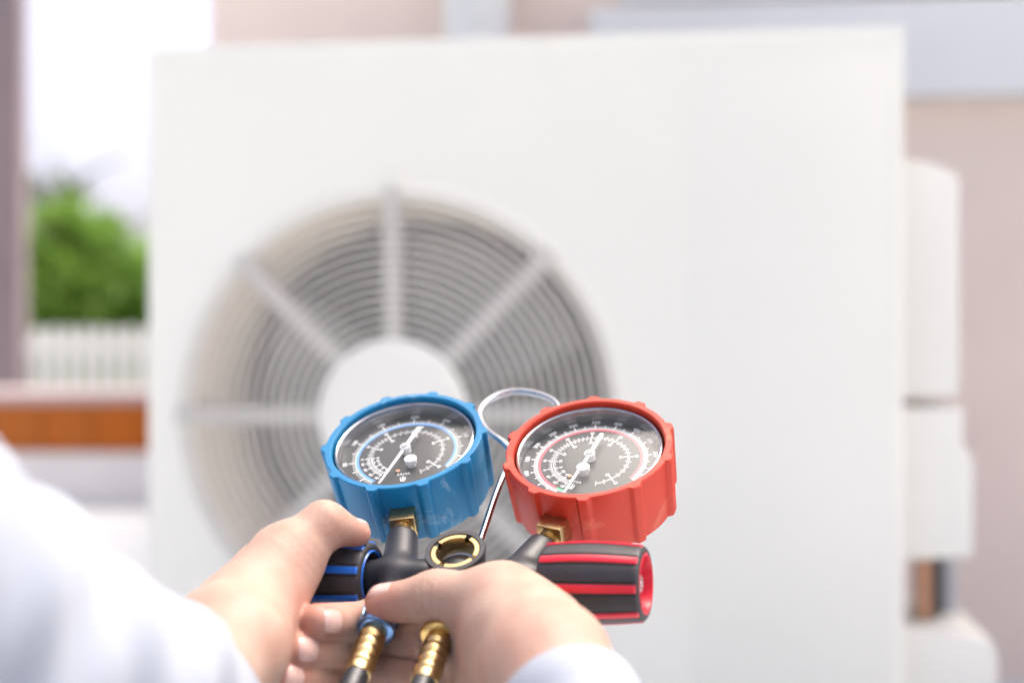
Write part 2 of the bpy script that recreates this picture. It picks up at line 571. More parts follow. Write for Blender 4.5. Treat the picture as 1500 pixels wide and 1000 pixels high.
def wood_mat():
    m = mat("orange_wood", (0.42, 0.125, 0.022), 0.6, spec=0.2)
    nt = m.node_tree
    b = nt.nodes["Principled BSDF"]
    tc = [n for n in nt.nodes if n.type == 'TEX_COORD'][0]
    oi = nt.nodes.new("ShaderNodeObjectInfo")
    mp = nt.nodes.new("ShaderNodeMapping")
    mp.inputs["Scale"].default_value = (30, 30, 2)
    nt.links.new(tc.outputs["Object"], mp.inputs[0])
    nt.links.new(oi.outputs["Random"], mp.inputs["Location"])
    nz = nt.nodes.new("ShaderNodeTexNoise"); nz.inputs["Scale"].default_value = 2; nz.inputs["Detail"].default_value = 7
    nt.links.new(mp.outputs[0], nz.inputs["Vector"])
    ad = nt.nodes.new("ShaderNodeMath"); ad.operation = 'MULTIPLY_ADD'; ad.inputs[1].default_value = 0.7
    nt.links.new(oi.outputs["Random"], ad.inputs[0]); nt.links.new(nz.outputs["Fac"], ad.inputs[2])
    cr = nt.nodes.new("ShaderNodeValToRGB")
    cr.color_ramp.elements[0].position = 0.35; cr.color_ramp.elements[0].color = (0.52, 0.125, 0.005, 1)
    cr.color_ramp.elements[1].position = 1.1; cr.color_ramp.elements[1].color = (0.44, 0.125, 0.02, 1)
    nt.links.new(ad.outputs[0], cr.inputs[0])
    nt.links.new(cr.outputs[0], b.inputs["Base Color"])
    return m
M["wood"] = wood_mat()

def leaf_mat(name, a, b_):
    m = mat(name, a, 0.55, spec=0.35)
    nt = m.node_tree
    b = nt.nodes["Principled BSDF"]
    g = nt.nodes.new("ShaderNodeAttribute"); g.attribute_name = "tint"
    mx = nt.nodes.new("ShaderNodeMix"); mx.data_type = 'RGBA'
    mx.inputs[6].default_value = (*a, 1); mx.inputs[7].default_value = (*b_, 1)
    nt.links.new(g.outputs["Fac"], mx.inputs[0])
    nt.links.new(mx.outputs[2], b.inputs["Base Color"])
    b.inputs["Transmission Weight"].default_value = 0.0
    tl = nt.nodes.new("ShaderNodeBsdfTranslucent")
    nt.links.new(mx.outputs[2], tl.inputs[0])
    ms = nt.nodes.new("ShaderNodeMixShader"); ms.inputs[0].default_value = 0.4
    nt.links.new(b.outputs[0], ms.inputs[1]); nt.links.new(tl.outputs[0], ms.inputs[2])
    nt.links.new(ms.outputs[0], nt.nodes["Material Output"].inputs[0])
    return m
M["leaf"] = leaf_mat("green_leaf", (0.22, 0.38, 0.055), (0.13, 0.25, 0.045))
M["leaf_far"] = leaf_mat("grey_green_leaf", (0.12, 0.16, 0.08), (0.08, 0.11, 0.06))

# ------------------------------------------------------------------ ground
def sheet(name, x0, y0, x1, y1, z, m):
    mb = MB()
    mb.add([(x0, y0, z), (x1, y0, z), (x1, y1, z), (x0, y1, z)], [(0, 1, 2, 3)])
    o = mb.build(name, m, smooth=False)
    return tag(o, kind='structure')
sheet("ground", -200, -200, 200, 200, -0.004, M["ground"])
sheet("terrace", -7, -6, 7, 7.2, 0.0, M["terrace"])

# ------------------------------------------------------------------ outdoor unit and house frame (parallel to each other)
EX = Vector((0.9917, -0.1287, 0)).normalized()
EY = Vector((0.1287, 0.9917, 0)).normalized()
UO = Vector((-0.450, 1.749, 0.0))               # lower left front corner, on the terrace
def U(p):
    return UO + EX * p[0] + EY * p[1] + Vector((0, 0, p[2]))
def onplane(px, py, yl):
    """local (x, z) where the sight line of a photo point meets the plane y = yl of that frame"""
    d = at(px, py, 1.0) - Vector((0, 0, H))
    o = Vector((0, 0, H)) - U((0, yl, 0))
    t = -(o.dot(EY)) / d.dot(EY)
    P = Vector((0, 0, H)) + d * t - UO
    return P.dot(EX), P.z

# house
hy = 0.78                                       # wall plane behind the unit
hx0, _ = onplane(308, 10, hy)
house = empty("house", U((hx0, hy, 0)), "pale pink rendered house wall close behind the air conditioner", "house")
sxl, sz0 = onplane(864, 152, hy - 0.06)
_, sz1 = onplane(900, 14, hy - 0.06)
mb = MB()
wx1 = 6.0
wl_, wr_, wb_, wt_ = sxl + 0.05, sxl + 2.1, sz1 + 0.02, sz1 + 1.2
mb.box((hx0, hy, 0), (wl_, hy + 0.2, 3.2), U)
mb.box((wl_, hy, 0), (wr_, hy + 0.2, wb_), U)
mb.box((wl_, hy, wt_), (wr_, hy + 0.2, 3.2), U)
mb.box((wr_, hy, 0), (wx1, hy + 0.2, 3.2), U)
mb.box((hx0, hy + 0.2, 0), (hx0 + 0.2, hy + 5, 3.2), U)
mb.build("wall", M["stucco"], house, smooth=False)
mb = MB(); mb.box((hx0 - 0.35, hy - 0.4, 3.2), (wx1 + 0.3, hy + 5.4, 3.40), U, 0.01)
mb.build("roof", M["white_paint"], house, smooth=False)
mb = MB()
mb.box((wl_, hy - 0.025, wb_), (wl_ + 0.07, hy + 0.08, wt_), U, 0.004)
mb.box((wr_ - 0.07, hy - 0.025, wb_), (wr_, hy + 0.08, wt_), U, 0.004)
mb.box((wl_ + 0.07, hy - 0.025, wt_ - 0.07), (wr_ - 0.07, hy + 0.08, wt_), U, 0.004)
mb.box((wl_ + 0.07, hy - 0.025, wb_), (wr_ - 0.07, hy + 0.08, wb_ + 0.07), U, 0.004)
mb.box((wl_ + 1.0, hy - 0.02, wb_ + 0.07), (wl_ + 1.06, hy + 0.08, wt_ - 0.07), U, 0.004)
win = mb.build("window", M["white_paint"], house, smooth=False)
for a, b in ((wl_ + 0.07, wl_ + 1.0), (wl_ + 1.06, wr_ - 0.07)):
    mb = MB(); mb.box((a, hy + 0.03, wb_ + 0.07), (b, hy + 0.036, wt_ - 0.07), U)
    mb.build("pane", M["pane"], win, smooth=False)
mb = MB(); mb.box((sxl, hy - 0.075, sz0), (wr_ + 0.06, hy - 0.001, sz1), U, 0.006)
mb.build("sill", M["white_paint"], win, smooth=False)
# downpipe
dx0, _ = onplane(652, 10, hy - 0.06); dx1, _ = onplane(750, 10, hy - 0.06)
dr = (dx1 - dx0) / 2
mb = MB(); mb.tube([U(((dx0 + dx1) / 2, hy - dr - 0.012, z)) for z in (0.0, 3.19)], dr, 28)
dp = mb.build("downpipe", M["pvc"], house)
for z in (0.5, 1.7, 2.8):
    mb = MB()
    mb.lathe([(-0.015, dr + 0.001), (-0.015, dr + 0.005), (0.015, dr + 0.005), (0.015, dr + 0.001)], U(((dx0 + dx1) / 2, hy - dr - 0.012, z)), (0, 0, 1), (1, 0, 0), 28, closed=True)
    mb.build("pipe_clip", M["pvc"], dp)

# ---- outdoor unit
UW, UZ0, UZ1, UD = 0.908, 0.10, 0.9267, 0.33
FX, FZ = 0.3114, 0.476
FR = 0.2680
EXC = (0.019, 0.011)                           # the fan sits a little off the centre of its grille
unit = empty("air_conditioner_unit", U((UW / 2, UD / 2, 0)), "large white outdoor air conditioner unit with a round fan grille", "air conditioner")
def cabinet():
    lid = UZ1 - 0.004
    inset = 0.010
    x0, x1, z0, z1 = inset, UW - inset, UZ0 + inset, lid - 0.002
    ang = set(2 * math.pi * i / 240 for i in range(240))
    for cx, cz in ((x0, z0), (x1, z0), (x1, z1), (x0, z1)):
        ang.add(math.atan2(cz - FZ, cx - FX) % (2 * math.pi))
    ang = sorted(ang)
    def hit(a):
        c, s = math.cos(a), math.sin(a)
        t = min([(x1 - FX) / c if c > 1e-9 else 1e9, (x0 - FX) / c if c < -1e-9 else 1e9, (z1 - FZ) / s if s > 1e-9 else 1e9, (z0 - FZ) / s if s < -1e-9 else 1e9])
        return FX + c * t, FZ + s * t
    loops = []
    # shroud lip and mouth (material 1), then front face (material 0)
    for r, y, q in ((0.230, 0.125, 1), (0.230, 0.055, 1), (0.2325, 0.042, 0.97), (0.240, 0.024, 0.72), (0.249, 0.010, 0.35), (0.256, 0.0028, 0.1), (FR, 0.0, 0)):
        loops.append([(FX + q * EXC[0] + r * math.cos(a), y, FZ + q * EXC[1] + r * math.sin(a)) for a in ang])
    mid = []
    for a in ang:
        hx, hz = hit(a)
        mid.append((hx, 0.0, hz))
    hold = []
    for (hx, _, hz) in mid:                     # loops close to both edges keep the large face flat
        hold.append((min(max(hx, x0 + 0.0012), x1 - 0.0012), 0.0, min(max(hz, z0 + 0.0012), z1 - 0.0012)))
    loops.append([(FX + (FR + 0.001) * math.cos(a), 0.0, FZ + (FR + 0.001) * math.sin(a)) for a in ang])
    loops.append(hold)
    loops.append(mid)
    def push(dx, y, top=0.0):
        out = []
        for (hx, _, hz) in mid:
            nx = -dx if abs(hx - x0) < 1e-6 else (dx if abs(hx - x1) < 1e-6 else 0)
            nz = -dx if abs(hz - z0) < 1e-6 else ((dx if top else 0.0) if abs(hz - z1) < 1e-6 else 0)
            out.append((hx + nx, y, hz + nz))
        return out
    for q in (0.25, 0.5, 0.75, 1.0):
        a = q * math.pi / 2
        loops.append(push(inset * math.sin(a), inset * (1 - math.cos(a))))
    loops.append(push(inset, UD))
    n = len(ang)
    mb = MB()
    vs = [U(p) for l in loops for p in l]
    b = len(mb.v); mb.v += [tuple(v) for v in vs]
    for k in range(len(loops) - 1):
        for i in range(n):
            mb.f.append((k * n + i, k * n + (i + 1) % n, (k + 1) * n + (i + 1) % n, (k + 1) * n + i))
            mb.mi.append(1 if k < 5 else 0)
    k = len(loops) - 1
    mb.f.append(tuple(k * n + i for i in range(n))); mb.mi.append(0)
    return mb
cabinet().build("cabinet", [M["white_metal"], M["bell"]], unit)
# lid with a front lip
mb = MB(); mb.box((-0.001, -0.0008, UZ1 - 0.020), (UW + 0.001, UD + 0.004, UZ1), U, 0.007)
mb.build("top_cover", M["white_metal"], unit)
# seam of the right-hand service panel, the panel stands a little proud
mb = MB(); mb.box((0.668, -0.0010, UZ0 + 0.02), (UW - 0.018, 0.004, UZ1 - 0.032), U, 0.0008)
mb.build("service_panel", M["white_metal"], unit)
def screw(px, py, yl=-0.004):
    x, z = onplane(px, py, yl)
    mb = MB(); mb.lathe([(0.003, 0.0001), (0.003, 0.0055), (0.0018, 0.007), (-0.002, 0.007)], U((x, yl, z)), -EY, EX, 20)
    mb.build("screw", M["white_plastic"], unit)
screw(805, 62, -0.003)
# feet
for fx in (0.10, 0.74):
    mb = MB(); mb.box((fx, -0.02, 0.0), (fx + 0.08, UD + 0.02, UZ0 + 0.001), U, 0.004)
    mb.build("foot", M["dark"], unit)
# grille
gr = MB()
gr.lathe([(0.0002, FR + 0.010), (0.003, FR + 0.007), (0.0042, FR + 0.003), (0.0035, FR - 0.002), (0.001, FR - 0.004), (-0.002, FR - 0.001)], U((FX, 0, FZ)), -EY, EX, 120, closed=True)
grille = gr.build("fan_grille", M["white_plastic"], unit)
ring_r = [0.0995 + 0.01115 * i for i in range(15)]
for r in ring_r:
    mb = MB()
    prof = [(0.010 + 0.0021 * math.cos(a), r + 0.0019 * math.sin(a)) for a in [2 * math.pi * k / 8 for k in range(8)]]
    mb.lathe(prof, U((FX, 0, FZ)), -EY, EX, 96, closed=True)
    mb.build("grille_ring", M["grille"], grille)
for k in range(8):
    a = k * math.pi / 4 + R(0.6)
    c, s = math.cos(a), math.sin(a)
    def tfm(p):
        return U((FX + p.x * c - p.z * s, p.y, FZ + p.x * s + p.z * c))
    mb = MB(); mb.box((0.088, -0.0075, -0.0112), (FR + 0.004, 0.004, 0.0112), tfm, 0.002)
    mb.build("spoke", M["spoke"], grille)
mb = MB(); mb.lathe([(0.004, 0.091), (0.011, 0.092), (0.014, 0.088), (0.0165, 0.070), (0.018, 0.035), (0.0183, 0.0005)], U((FX, 0, FZ)), -EY, EX, 80)
mb.build("hub_cap", M["white_plastic"], grille)
sx, sz = onplane(580, 258, 0)
mb = MB(); mb.box((sx - 0.009, -0.006, sz - 0.012), (sx + 0.009, 0.001, sz + 0.010), U, 0.002)
mb.build("grille_clip", M["white_plastic"], grille)
# fan and coil behind
fanh = MB(); fanh.lathe([(-0.05, 0.055), (0.02, 0.055), (0.03, 0.045), (0.032, 0.0005)], U((FX + EXC[0], 0.10, FZ + EXC[1])), -EY, EX, 40)
fan = fanh.build("fan", M["blade"], unit)
for k in range(3):
    vs, fs = [], []
    nu, nv = 9, 12
    for i in range(nu):
        r = 0.05 + (0.216 - 0.05) * i / (nu - 1)
        for j in range(nv):
            t = j / (nv - 1)
            sweep = R(12) * (i / (nu - 1))
            a = k * 2 * math.pi / 3 + R(8) + sweep + t * R(98 - 18 * (i / (nu - 1)))
            y = 0.105 + 0.055 * (t - 0.5) * (0.8 + 0.3 * i / nu)
            vs.append(U((FX + EXC[0] + r * math.cos(a), y, FZ + EXC[1] + r * math.sin(a))))
    for i in range(nu - 1):
        for j in range(nv - 1):
            fs.append((i * nv + j, i * nv + j + 1, (i + 1) * nv + j + 1, (i + 1) * nv + j))
    mb = MB(); mb.add(vs, fs)
    o = mb.build("blade", M["blade"], fan)
    so = o.modifiers.new("thick", 'SOLIDIFY'); so.thickness = 0.003
mb = MB()
mb.box((0.015, 0.285, UZ0 + 0.015), (0.66, 0.30, UZ1 - 0.04), U)
mb.box((0.655, 0.02, UZ0 + 0.012), (0.662, 0.30, UZ1 - 0.04), U)
o = mb.build("coil", M["coil"], unit, smooth=False)
# side covers, pipes
def side_prism(name, pts, y0, y1, m, yl=0.1, bev=0.008):
    ol = [onplane(px, py, yl) for px, py in pts]
    ol = [(max(x, UW + 0.0008), z) for x, z in ol]
    mb = MB(); mb.prism(ol, y0, y1, U, bev)
    return mb.build(name, m, unit)
side_prism("cable_cover", [(1300, 244), (1352, 246), (1393, 266), (1393, 578), (1300, 578)], 0.04, 0.22, M["white_plastic"])
side_prism("valve_cover", [(1300, 592), (1399, 592), (1399, 655), (1413, 662), (1413, 806), (1300, 810)], 0.04, 0.24, M["white_plastic"])
side_prism("pipe_cover", [(1300, 905), (1390, 908), (1438, 922), (1447, 945), (1450, 1058), (1300, 1062)], 0.04, 0.26, M["white_plastic"])
vx, vz1 = onplane(1352, 800, 0.12); _, vz0 = onplane(1352, 925, 0.12)
for name, px, r, y, m in (("gas_pipe", 1352, 0.010, 0.10, M["copper"]), ("liquid_pipe", 1369, 0.0075, 0.12, M["dark"]), ("insulated_pipe", 1388, 0.012, 0.16, M["insul"])):
    x, _ = onplane(px, 860, y)
    mb = MB(); mb.tube([U((x, y, vz0 - 0.02)), U((x, y, (vz0 + vz1) / 2)), U((x, y, vz1 + 0.02))], r, 18)
    mb.build(name, m, unit)

# ------------------------------------------------------------------ mauve pillar, low wall, fence, trees
py_ = 6.0
pr = at(30, 300, py_)
mb = MB(); mb.box((pr.x - 0.55, py_, 0), (pr.x, py_ + 0.10, 3.4), None, 0.008)
mb.box((pr.x - 0.58, py_ - 0.04, 3.4), (pr.x + 0.03, py_ + 0.14, 3.52), None, 0.008)
o = mb.build("pillar", M["mauve"], None, False, (pr.x - 0.275, py_ + 0.05, 0))
tag(o, "tall mauve grey rendered pillar at the left edge beyond the orange boards", "pillar")

ly = 4.9
zt = at(0, 590, ly).z; zb = at(0, 661, ly).z; zc = at(0, 574, ly).z
xl, xr = at(-700, 600, ly).x, at(520, 600, ly).x
low = empty("low_wall", ((xl + xr) / 2, ly + 0.2, 0), "low garden wall faced with orange wooden boards above a white plinth", "garden wall")
mb = MB(); mb.box((xl, ly + 0.02, 0), (xr, ly + 0.40, zt), None)
mb.box((xl, ly - 0.03, 0), (xr, ly + 0.02, zb - 0.004), None)
mb.build("plinth", M["plinth"], low, False)
mb = MB(); mb.box((xl - 0.02, ly - 0.015, zt + 0.001), (xr + 0.02, ly + 0.42, zc), None, 0.005)
mb.build("coping", M["coping"], low, False)
x = xl
while x < xr - 0.02:
    w = rng.uniform(0.155, 0.175)
    w = min(w, xr - x)
    mb = MB(); mb.box((x + 0.002, ly - 0.006 - rng.uniform(0, 0.004), zb), (x + w - 0.002, ly + 0.0195, zt - 0.002), None, 0.003)
    mb.build("board", M["wood"], low, False)
    x += w

fy = 8.0
fz1 = at(0, 478, fy).z
fxl, fxr = at(-160, 500, fy).x, at(640, 500, fy).x
fence = empty("picket_fence", ((fxl + fxr) / 2, fy, 0), "white picket fence in front of the green tree", "fence")
for z in (0.16, 0.50):
    mb = MB(); mb.box((fxl, fy + 0.012, z), (fxr, fy + 0.045, z + 0.06), None, 0.003)
    mb.build("rail", M["picket"], fence, False)
pk = None
x = fxl
while x < fxr:
    if pk is None:
        mb = MB()
        w = 0.066
        mb.prism([(0, 0.03), (w, 0.03), (w, fz1 - 0.03), (w / 2, fz1), (0, fz1 - 0.03)], 0, 0.012, lambda p: Vector((fxl + p.x, fy + p.y - 0.001, p.z)), 0.002)
        pk = mb.build("picket", M["picket"], fence, False)
    else:
        o = pk.copy(); COL.objects.link(o); o.parent = fence
        o.location = (x - fxl, 0, rng.uniform(-0.004, 0.004))
    x += 0.088

def tree(name, base, h, crown, nleaf, leaf, m, label, seed, trunk_r=0.09):
    rg = np.random.default_rng(seed)
    root = empty(name, base, label, "tree", None)
    base = Vector(base)
    mb = MB()
    top = base + Vector((0.1, 0.05, h * 0.8))
    mb.tube(spline([base, base + Vector((0.05, 0.0, h * 0.35)), top], 6), [trunk_r * (1 - 0.8 * i / 12) for i in range(13)], 10)
    for k in range(9):
        t = 0.35 + 0.05 * k
        p = base + Vector((0.05, 0, h * t))
        a = k * 2.4
        L = h * 0.3
        q = p + Vector((math.cos(a) * L, math.sin(a) * L, L * 0.7))
        mb.tube(spline([p, (p + q) / 2 + Vector((0, 0, 0.08)), q], 4), [trunk_r * 0.45 * (1 - 0.85 * i / 8) for i in range(9)], 7)
    mb.build("trunk", M["bark"], root)
    V, Q, T = [], [], []
    cl = []
    for (c, r, n) in crown:
        for _ in range(n):
            d = rg.normal(size=3); d /= np.linalg.norm(d)
            cl.append((np.array(c) + d * np.array(r) * rg.uniform(0.55, 1.0), rg.uniform(0.14, 0.26) * min(r) / 0.7, rg.uniform(0, 1)))
    per = nleaf // len(cl)
    for (c, s, tint) in cl:
        P = c + rg.normal(size=(per, 3)) * s
        for p in P:
            d = rg.normal(size=3); d[2] -= 0.3; d /= np.linalg.norm(d)
            n = rg.normal(size=3); n[2] += 0.8
            u = np.cross(d, n); u /= max(np.linalg.norm(u), 1e-6)
            L = leaf * rg.uniform(0.7, 1.3); w = L * 0.28
            b = len(V)
            V += [p, p + d * L * 0.5 + u * w, p + d * L, p + d * L * 0.5 - u * w]
            Q.append((b, b + 1, b + 2, b + 3)); T.append(np.clip(tint + rg.uniform(-0.3, 0.3), 0, 1))
    V = np.array(V) + np.array(base)
    me = bpy.data.meshes.new("crown")
    me.from_pydata(V.tolist(), [], Q)
    a = me.attributes.new("tint", 'FLOAT', 'FACE')
    a.data.foreach_set("value", np.array(T, np.float32))
    link_mesh("crown", me, m, root, smooth=False)
    return root
ty = 11.0
tb = at(118, 500, ty)
tree("leafy_tree", (tb.x, ty, -0.004), 1.6, [((0, 0, 0.75), (0.55, 0.5, 0.55), 26), ((-0.25, 0.1, 1.05), (0.4, 0.4, 0.4), 18), ((0.3, 0.0, 0.9), (0.42, 0.4, 0.45), 18), ((-0.05, 0.05, 1.42), (0.28, 0.3, 0.24), 10), ((-0.5, 0, 0.6), (0.4, 0.4, 0.5), 16), ((0.65, 0, 0.6), (0.45, 0.4, 0.5), 16)], 15000, 0.085, M["leaf"], "bright green leafy tree behind the white picket fence", 3)
tb = at(70, 500, 16.0)
tree("pale_tree", (tb.x, 16.0, -0.004), 2.8, [((0, 0, 1.5), (0.7, 0.6, 0.8), 14), ((0.1, 0, 2.2), (0.35, 0.35, 0.5), 8)], 1300, 0.09, M["leaf_far"], "sparse taller tree standing behind the bright green tree", 5)

# ------------------------------------------------------------------ manifold gauge set
NN = Vector((-0.1474, -0.5169, 0.8432)).normalized()
XX = Vector((0.9554, -0.2950, -0.0138)); XX = (XX - NN * XX.dot(NN)).normalized()
YY = NN.cross(XX)
MO = Vector((-0.0087324, 0.68611555, -0.04847256 + H))
def G(u, v, w):
    """manifold frame in millimetres: u along the bar, v towards the gauges, w out of the dials"""
    return MO + XX * (u / 1000) + YY * (v / 1000) + NN * (w / 1000)
mset = empty("manifold_gauge_set", G(0, -79, -18), "black manifold bar carrying a blue gauge and a red gauge in the hands", "pressure gauges")

def text_mesh(s, size, weight=0.0):
    cu = bpy.data.curves.new("lettering", 'FONT')
    cu.body = s
    cu.size = size
    cu.align_x = 'CENTER'; cu.align_y = 'CENTER'
    cu.offset = weight
    cu.resolution_u = 2
    o = bpy.data.objects.new("lettering", cu)
    COL.objects.link(o)
    dg = bpy.context.evaluated_depsgraph_get()
    me = bpy.data.meshes.new_from_object(o.evaluated_get(dg))
    bpy.data.objects.remove(o)
    bpy.data.curves.remove(cu)
    vs = [v.co.copy() for v in me.vertices]
    fs = [tuple(p.vertices) for p in me.polygons]
    bpy.data.meshes.remove(me)
    return vs, fs

def gauge(cu_, rot, side):
    """rot: clock angle (deg) of the six o'clock port, side 'blue' or 'red'"""
    boot_m = M[side + "_boot"]
    C0 = G(cu_, 0, 0)
    def D(a, r, w):
        """dial polar: clock angle in degrees, radius mm, height mm"""
        t = R(a)
        return C0 + XX * (r * math.sin(t) / 1000) + YY * (r * math.cos(t) / 1000) + NN * (w / 1000)
    lug0 = {"blue": LUG_B, "red": LUG_R}[side]
    n = 360
    def rad(a, lug=True):
        d = ((a - lug0 + 18) % 36) - 18
        b = 0.0
        if lug and abs(d) < 4.4:
            b = 2.1 * min(1.0, (1 - abs(d) / 4.4) / 0.42) ** 0.6
        return b
    prof = [(-9.0, 35.6, 0), (-2.5, 35.9, 0), (-0.6, 36.1, 0), (0.0, 36.7, 0), (0.0, 39.0, 1), (-0.4, 39.5, 1), (-1.4, 39.6, 1), (-14, 39.1, 1), (-31, 38.4, 1), (-33.0, 37.9, 1), (-34.0, 36.5, 0), (-34.0, 12, 0), (-34.0, 0.05, 0)]
    vs, fs = [], []
    for (w, r, l) in prof:
        for i in range(n):
            a = 360.0 * i / n
            vs.append(D(a, r + (rad(a) if l else 0), w))
    for k in range(len(prof) - 1):
        for i in range(n):
            fs.append((k * n + i, k * n + (i + 1) % n, (k + 1) * n + (i + 1) % n, (k + 1) * n + i))
    mb = MB(); mb.add(vs, fs)
    lab = "blue rubber booted low pressure gauge on the left" if side == "blue" else "red rubber booted high pressure gauge on the right"
    g = mb.build("pressure_gauge", boot_m, mset)
    g["label"] = lab
    # bezel and inner wall
    mb = MB(); mb.lathe([(-0.0088, 0.0352), (-0.0040, 0.0353), (-0.0026, 0.0349), (-0.0022, 0.0342), (-0.0026, 0.0336), (-0.0034, 0.0334)], C0, NN, XX, 128)
    mb.build("bezel", M["chrome"], g)
    mb = MB(); mb.lathe([(-0.0034, 0.03335), (-0.0060, 0.0333), (-0.0085, 0.0332), (-0.0092, 0.0331)], C0, NN, XX, 128)
    mb.build("inner_wall", M["dial_wall"], g)
    # dial plate
    mb = MB(); mb.lathe([(-0.0112, 0.0331), (-0.0092, 0.0331), (-0.0090, 0.0329), (-0.0090, 0.0001)], C0, NN, XX, 96)
    dial = mb.build("dial_face", M["dial"], g)
    wp = -8.93
    P = MB()
    def arc(mb, r0, r1, a0, a1, w=wp, step=2.0):
        k = max(2, int(abs(a1 - a0) / step))
        vs, fs = [], []
        for i in range(k + 1):
            a = a0 + (a1 - a0) * i / k
            vs += [D(a, r0, w), D(a, r1, w)]
        for i in range(k):
            fs.append((2 * i, 2 * i + 1, 2 * i + 3, 2 * i + 2))
        mb.add(vs, fs)
    def tick(a, r0, r1, wd, mb=P):
        t = R(a)
        tg = XX * math.cos(t) - YY * math.sin(t)
        o = tg * (wd / 2000)
        mb.add([D(a, r0, wp) - o, D(a, r0, wp) + o, D(a, r1, wp) + o, D(a, r1, wp) - o], [(0, 1, 2, 3)])
    def label(s, a, r, size, bold=0.00004):
        vs, fs = text_mesh(s, size / 1000, bold)
        t = R(a)
        up = XX * math.sin(t) + YY * math.cos(t)
        ri = XX * math.cos(t) - YY * math.sin(t)
        o = D(a, r, wp)
        P.add([o + ri * v.x + up * v.y for v in vs], fs)
    if side == "red":
        a_of = lambda p: -7.3 + (p - 350) / 50 * 21.1
        p0, p1, stp, mj, mn = 0, 650, 5, 50, 25
        lab0, lab1 = 0, 600
        iA = [(-30, -157), (-20, -144), (-10, -129), (0, -113), (10, -94), (20, -72), (30, -43), (40, -10), (50, 29), (60, 77), (70, 136), (75, 161)]
        ring = M["red_print"]
    else:
        a_of = lambda p: -10.5 + (p - 200) / 50 * 33.6
        p0, p1, stp, mj, mn = 0, 380, 5, 50, 25
        lab0, lab1 = 0, 350
        iA = [(-40, -158), (-30, -146), (-20, -132), (-10, -119), (0, -107), (10, -80), (20, -47), (30, 2), (40, 52), (50, 115), (55, 140)]
        ring = M["blue_print"]
    p = p0
    while p <= p1:
        a = a_of(p)
        if p % mj == 0: tick(a, 25.6, 29.2, 0.64)
        elif p % mn == 0: tick(a, 25.6, 28.4, 0.55)
        else: tick(a, 25.6, 27.5, 0.37)
        p += stp
    arc(P, 25.45, 25.75, a_of(p0) - 12, a_of(p1))
    for p in range(lab0, lab1 + 1, mj):
        label(str(p), a_of(p), 30.9, 2.9, 0.00010)
    if side == "blue":
        for j in range(6):
            tick(a_of(0) - 2 - j * 2.2, 25.6, 27.3 if j != 5 else 28.2, 0.3)
    # inner temperature scale: two concentric arcs, ticks both ways
    arc(P, 18.55, 18.75, iA[0][1], iA[-1][1]); arc(P, 17.75, 17.95, iA[0][1], iA[-1][1])
    for i in range(len(iA) - 1):
        (t0, a0), (t1, a1) = iA[i], iA[i + 1]
        k = int(round((t1 - t0) / (2 if abs(a1 - a0) > 24 else 2)))
        for j in range(k + (1 if i == len(iA) - 2 else 0)):
            a = a0 + (a1 - a0) * j / k
            big = j == 0 and t0 % 10 == 0
            tick(a, 18.7, 20.9 if big else 19.9, 0.50 if big else 0.28)
            tick(a - 1.6, 17.8, 15.7 if big else 16.6, 0.50 if big else 0.28)
        if t0 % 10 == 0:
            label(str(t0), a0, 22.1, 2.1, 0.00006)
            label(str(t0), a0 - 1.6, 14.4, 2.1, 0.00006)
    # lettering and mark at six o'clock
    vs, fs = text_mesh("R410A", 0.0024, 0.00005)
    t = R(rot)
    dn = XX * math.sin(t) + YY * math.cos(t)
    ri = -(XX * math.cos(t) - YY * math.sin(t))
    o = D(rot + 1, 16.9, wp)
    P.add([o + ri * v.x - dn * v.y for v in vs], fs)
    o = D(rot + 1, 20.9, wp)
    mk = lambda x, y: o + ri * (x / 1000) - dn * (y / 1000)
    P.add([mk(-1.5, 1.5), mk(-1.0, 1.5), mk(-0.7, -0.6), mk(-1.1, -1.5), mk(0, -0.6), mk(0, -1.7), mk(1.1, -1.5), mk(0.7, -0.6), mk(1.0, 1.5), mk(1.5, 1.5)],
          [(0, 3, 2, 1), (2, 3, 5, 4), (4, 5, 6, 7), (7, 6, 9, 8)])
    P.add([mk(-0.3, -0.5), mk(0.3, -0.5), mk(0.3, 2.4), mk(-0.3, 2.4)], [(0, 1, 2, 3)])
    P.build("dial_print", M["print"], g, smooth=False)
    mb = MB(); arc(mb, 24.0, 25.4, a_of(p0) + (3 if side == "red" else -14), a_of(p1))
    mb.build("colour_ring", ring, g, smooth=False)
    if side == "red":
        mb = MB(); arc(mb, 24.0, 25.4, a_of(p0) + 2.7, a_of(p0) - 8)
        mb.build("green_band", M["green_print"], g, smooth=False)
    # screw head, spring hook seen through the dial opening
    sa = 178 if side == "blue" else -151
    mb = MB(); mb.lathe([(-0.0090, 0.0012), (-0.0083, 0.0012), (-0.0080, 0.0008), (-0.0081, 0.0001)], D(sa, 15.0, 0), NN, XX, 20)
    mb.build("dial_screw", M["copper"], g)
    # needle
    hub_w = -4.9
    ta = -173 if side == "blue" else -169
    la = 6 if side == "blue" else 8.5
    mb = MB()
    def blade_(a, r0, r1, w0, w1, z0, z1):
        t = R(a); tg = XX * math.cos(t) - YY * math.sin(t)
        q = []
        for z in (z0, z1):
            q += [D(a, r0, z) - tg * (w0 / 2000), D(a, r0, z) + tg * (w0 / 2000), D(a, r1, z) + tg * (w1 / 2000), D(a, r1, z) - tg * (w1 / 2000)]
        mb.add(q, [(0, 1, 2, 3), (4, 5, 6, 7), (0, 1, 5, 4), (1, 2, 6, 5), (2, 3, 7, 6), (3, 0, 4, 7)])
    blade_(ta, 1.5, 29.4, 1.5, 0.9, hub_w - 0.5, hub_w)
    blade_(la, 1.5, 16.2, 1.7, 2.0, hub_w - 0.5, hub_w)
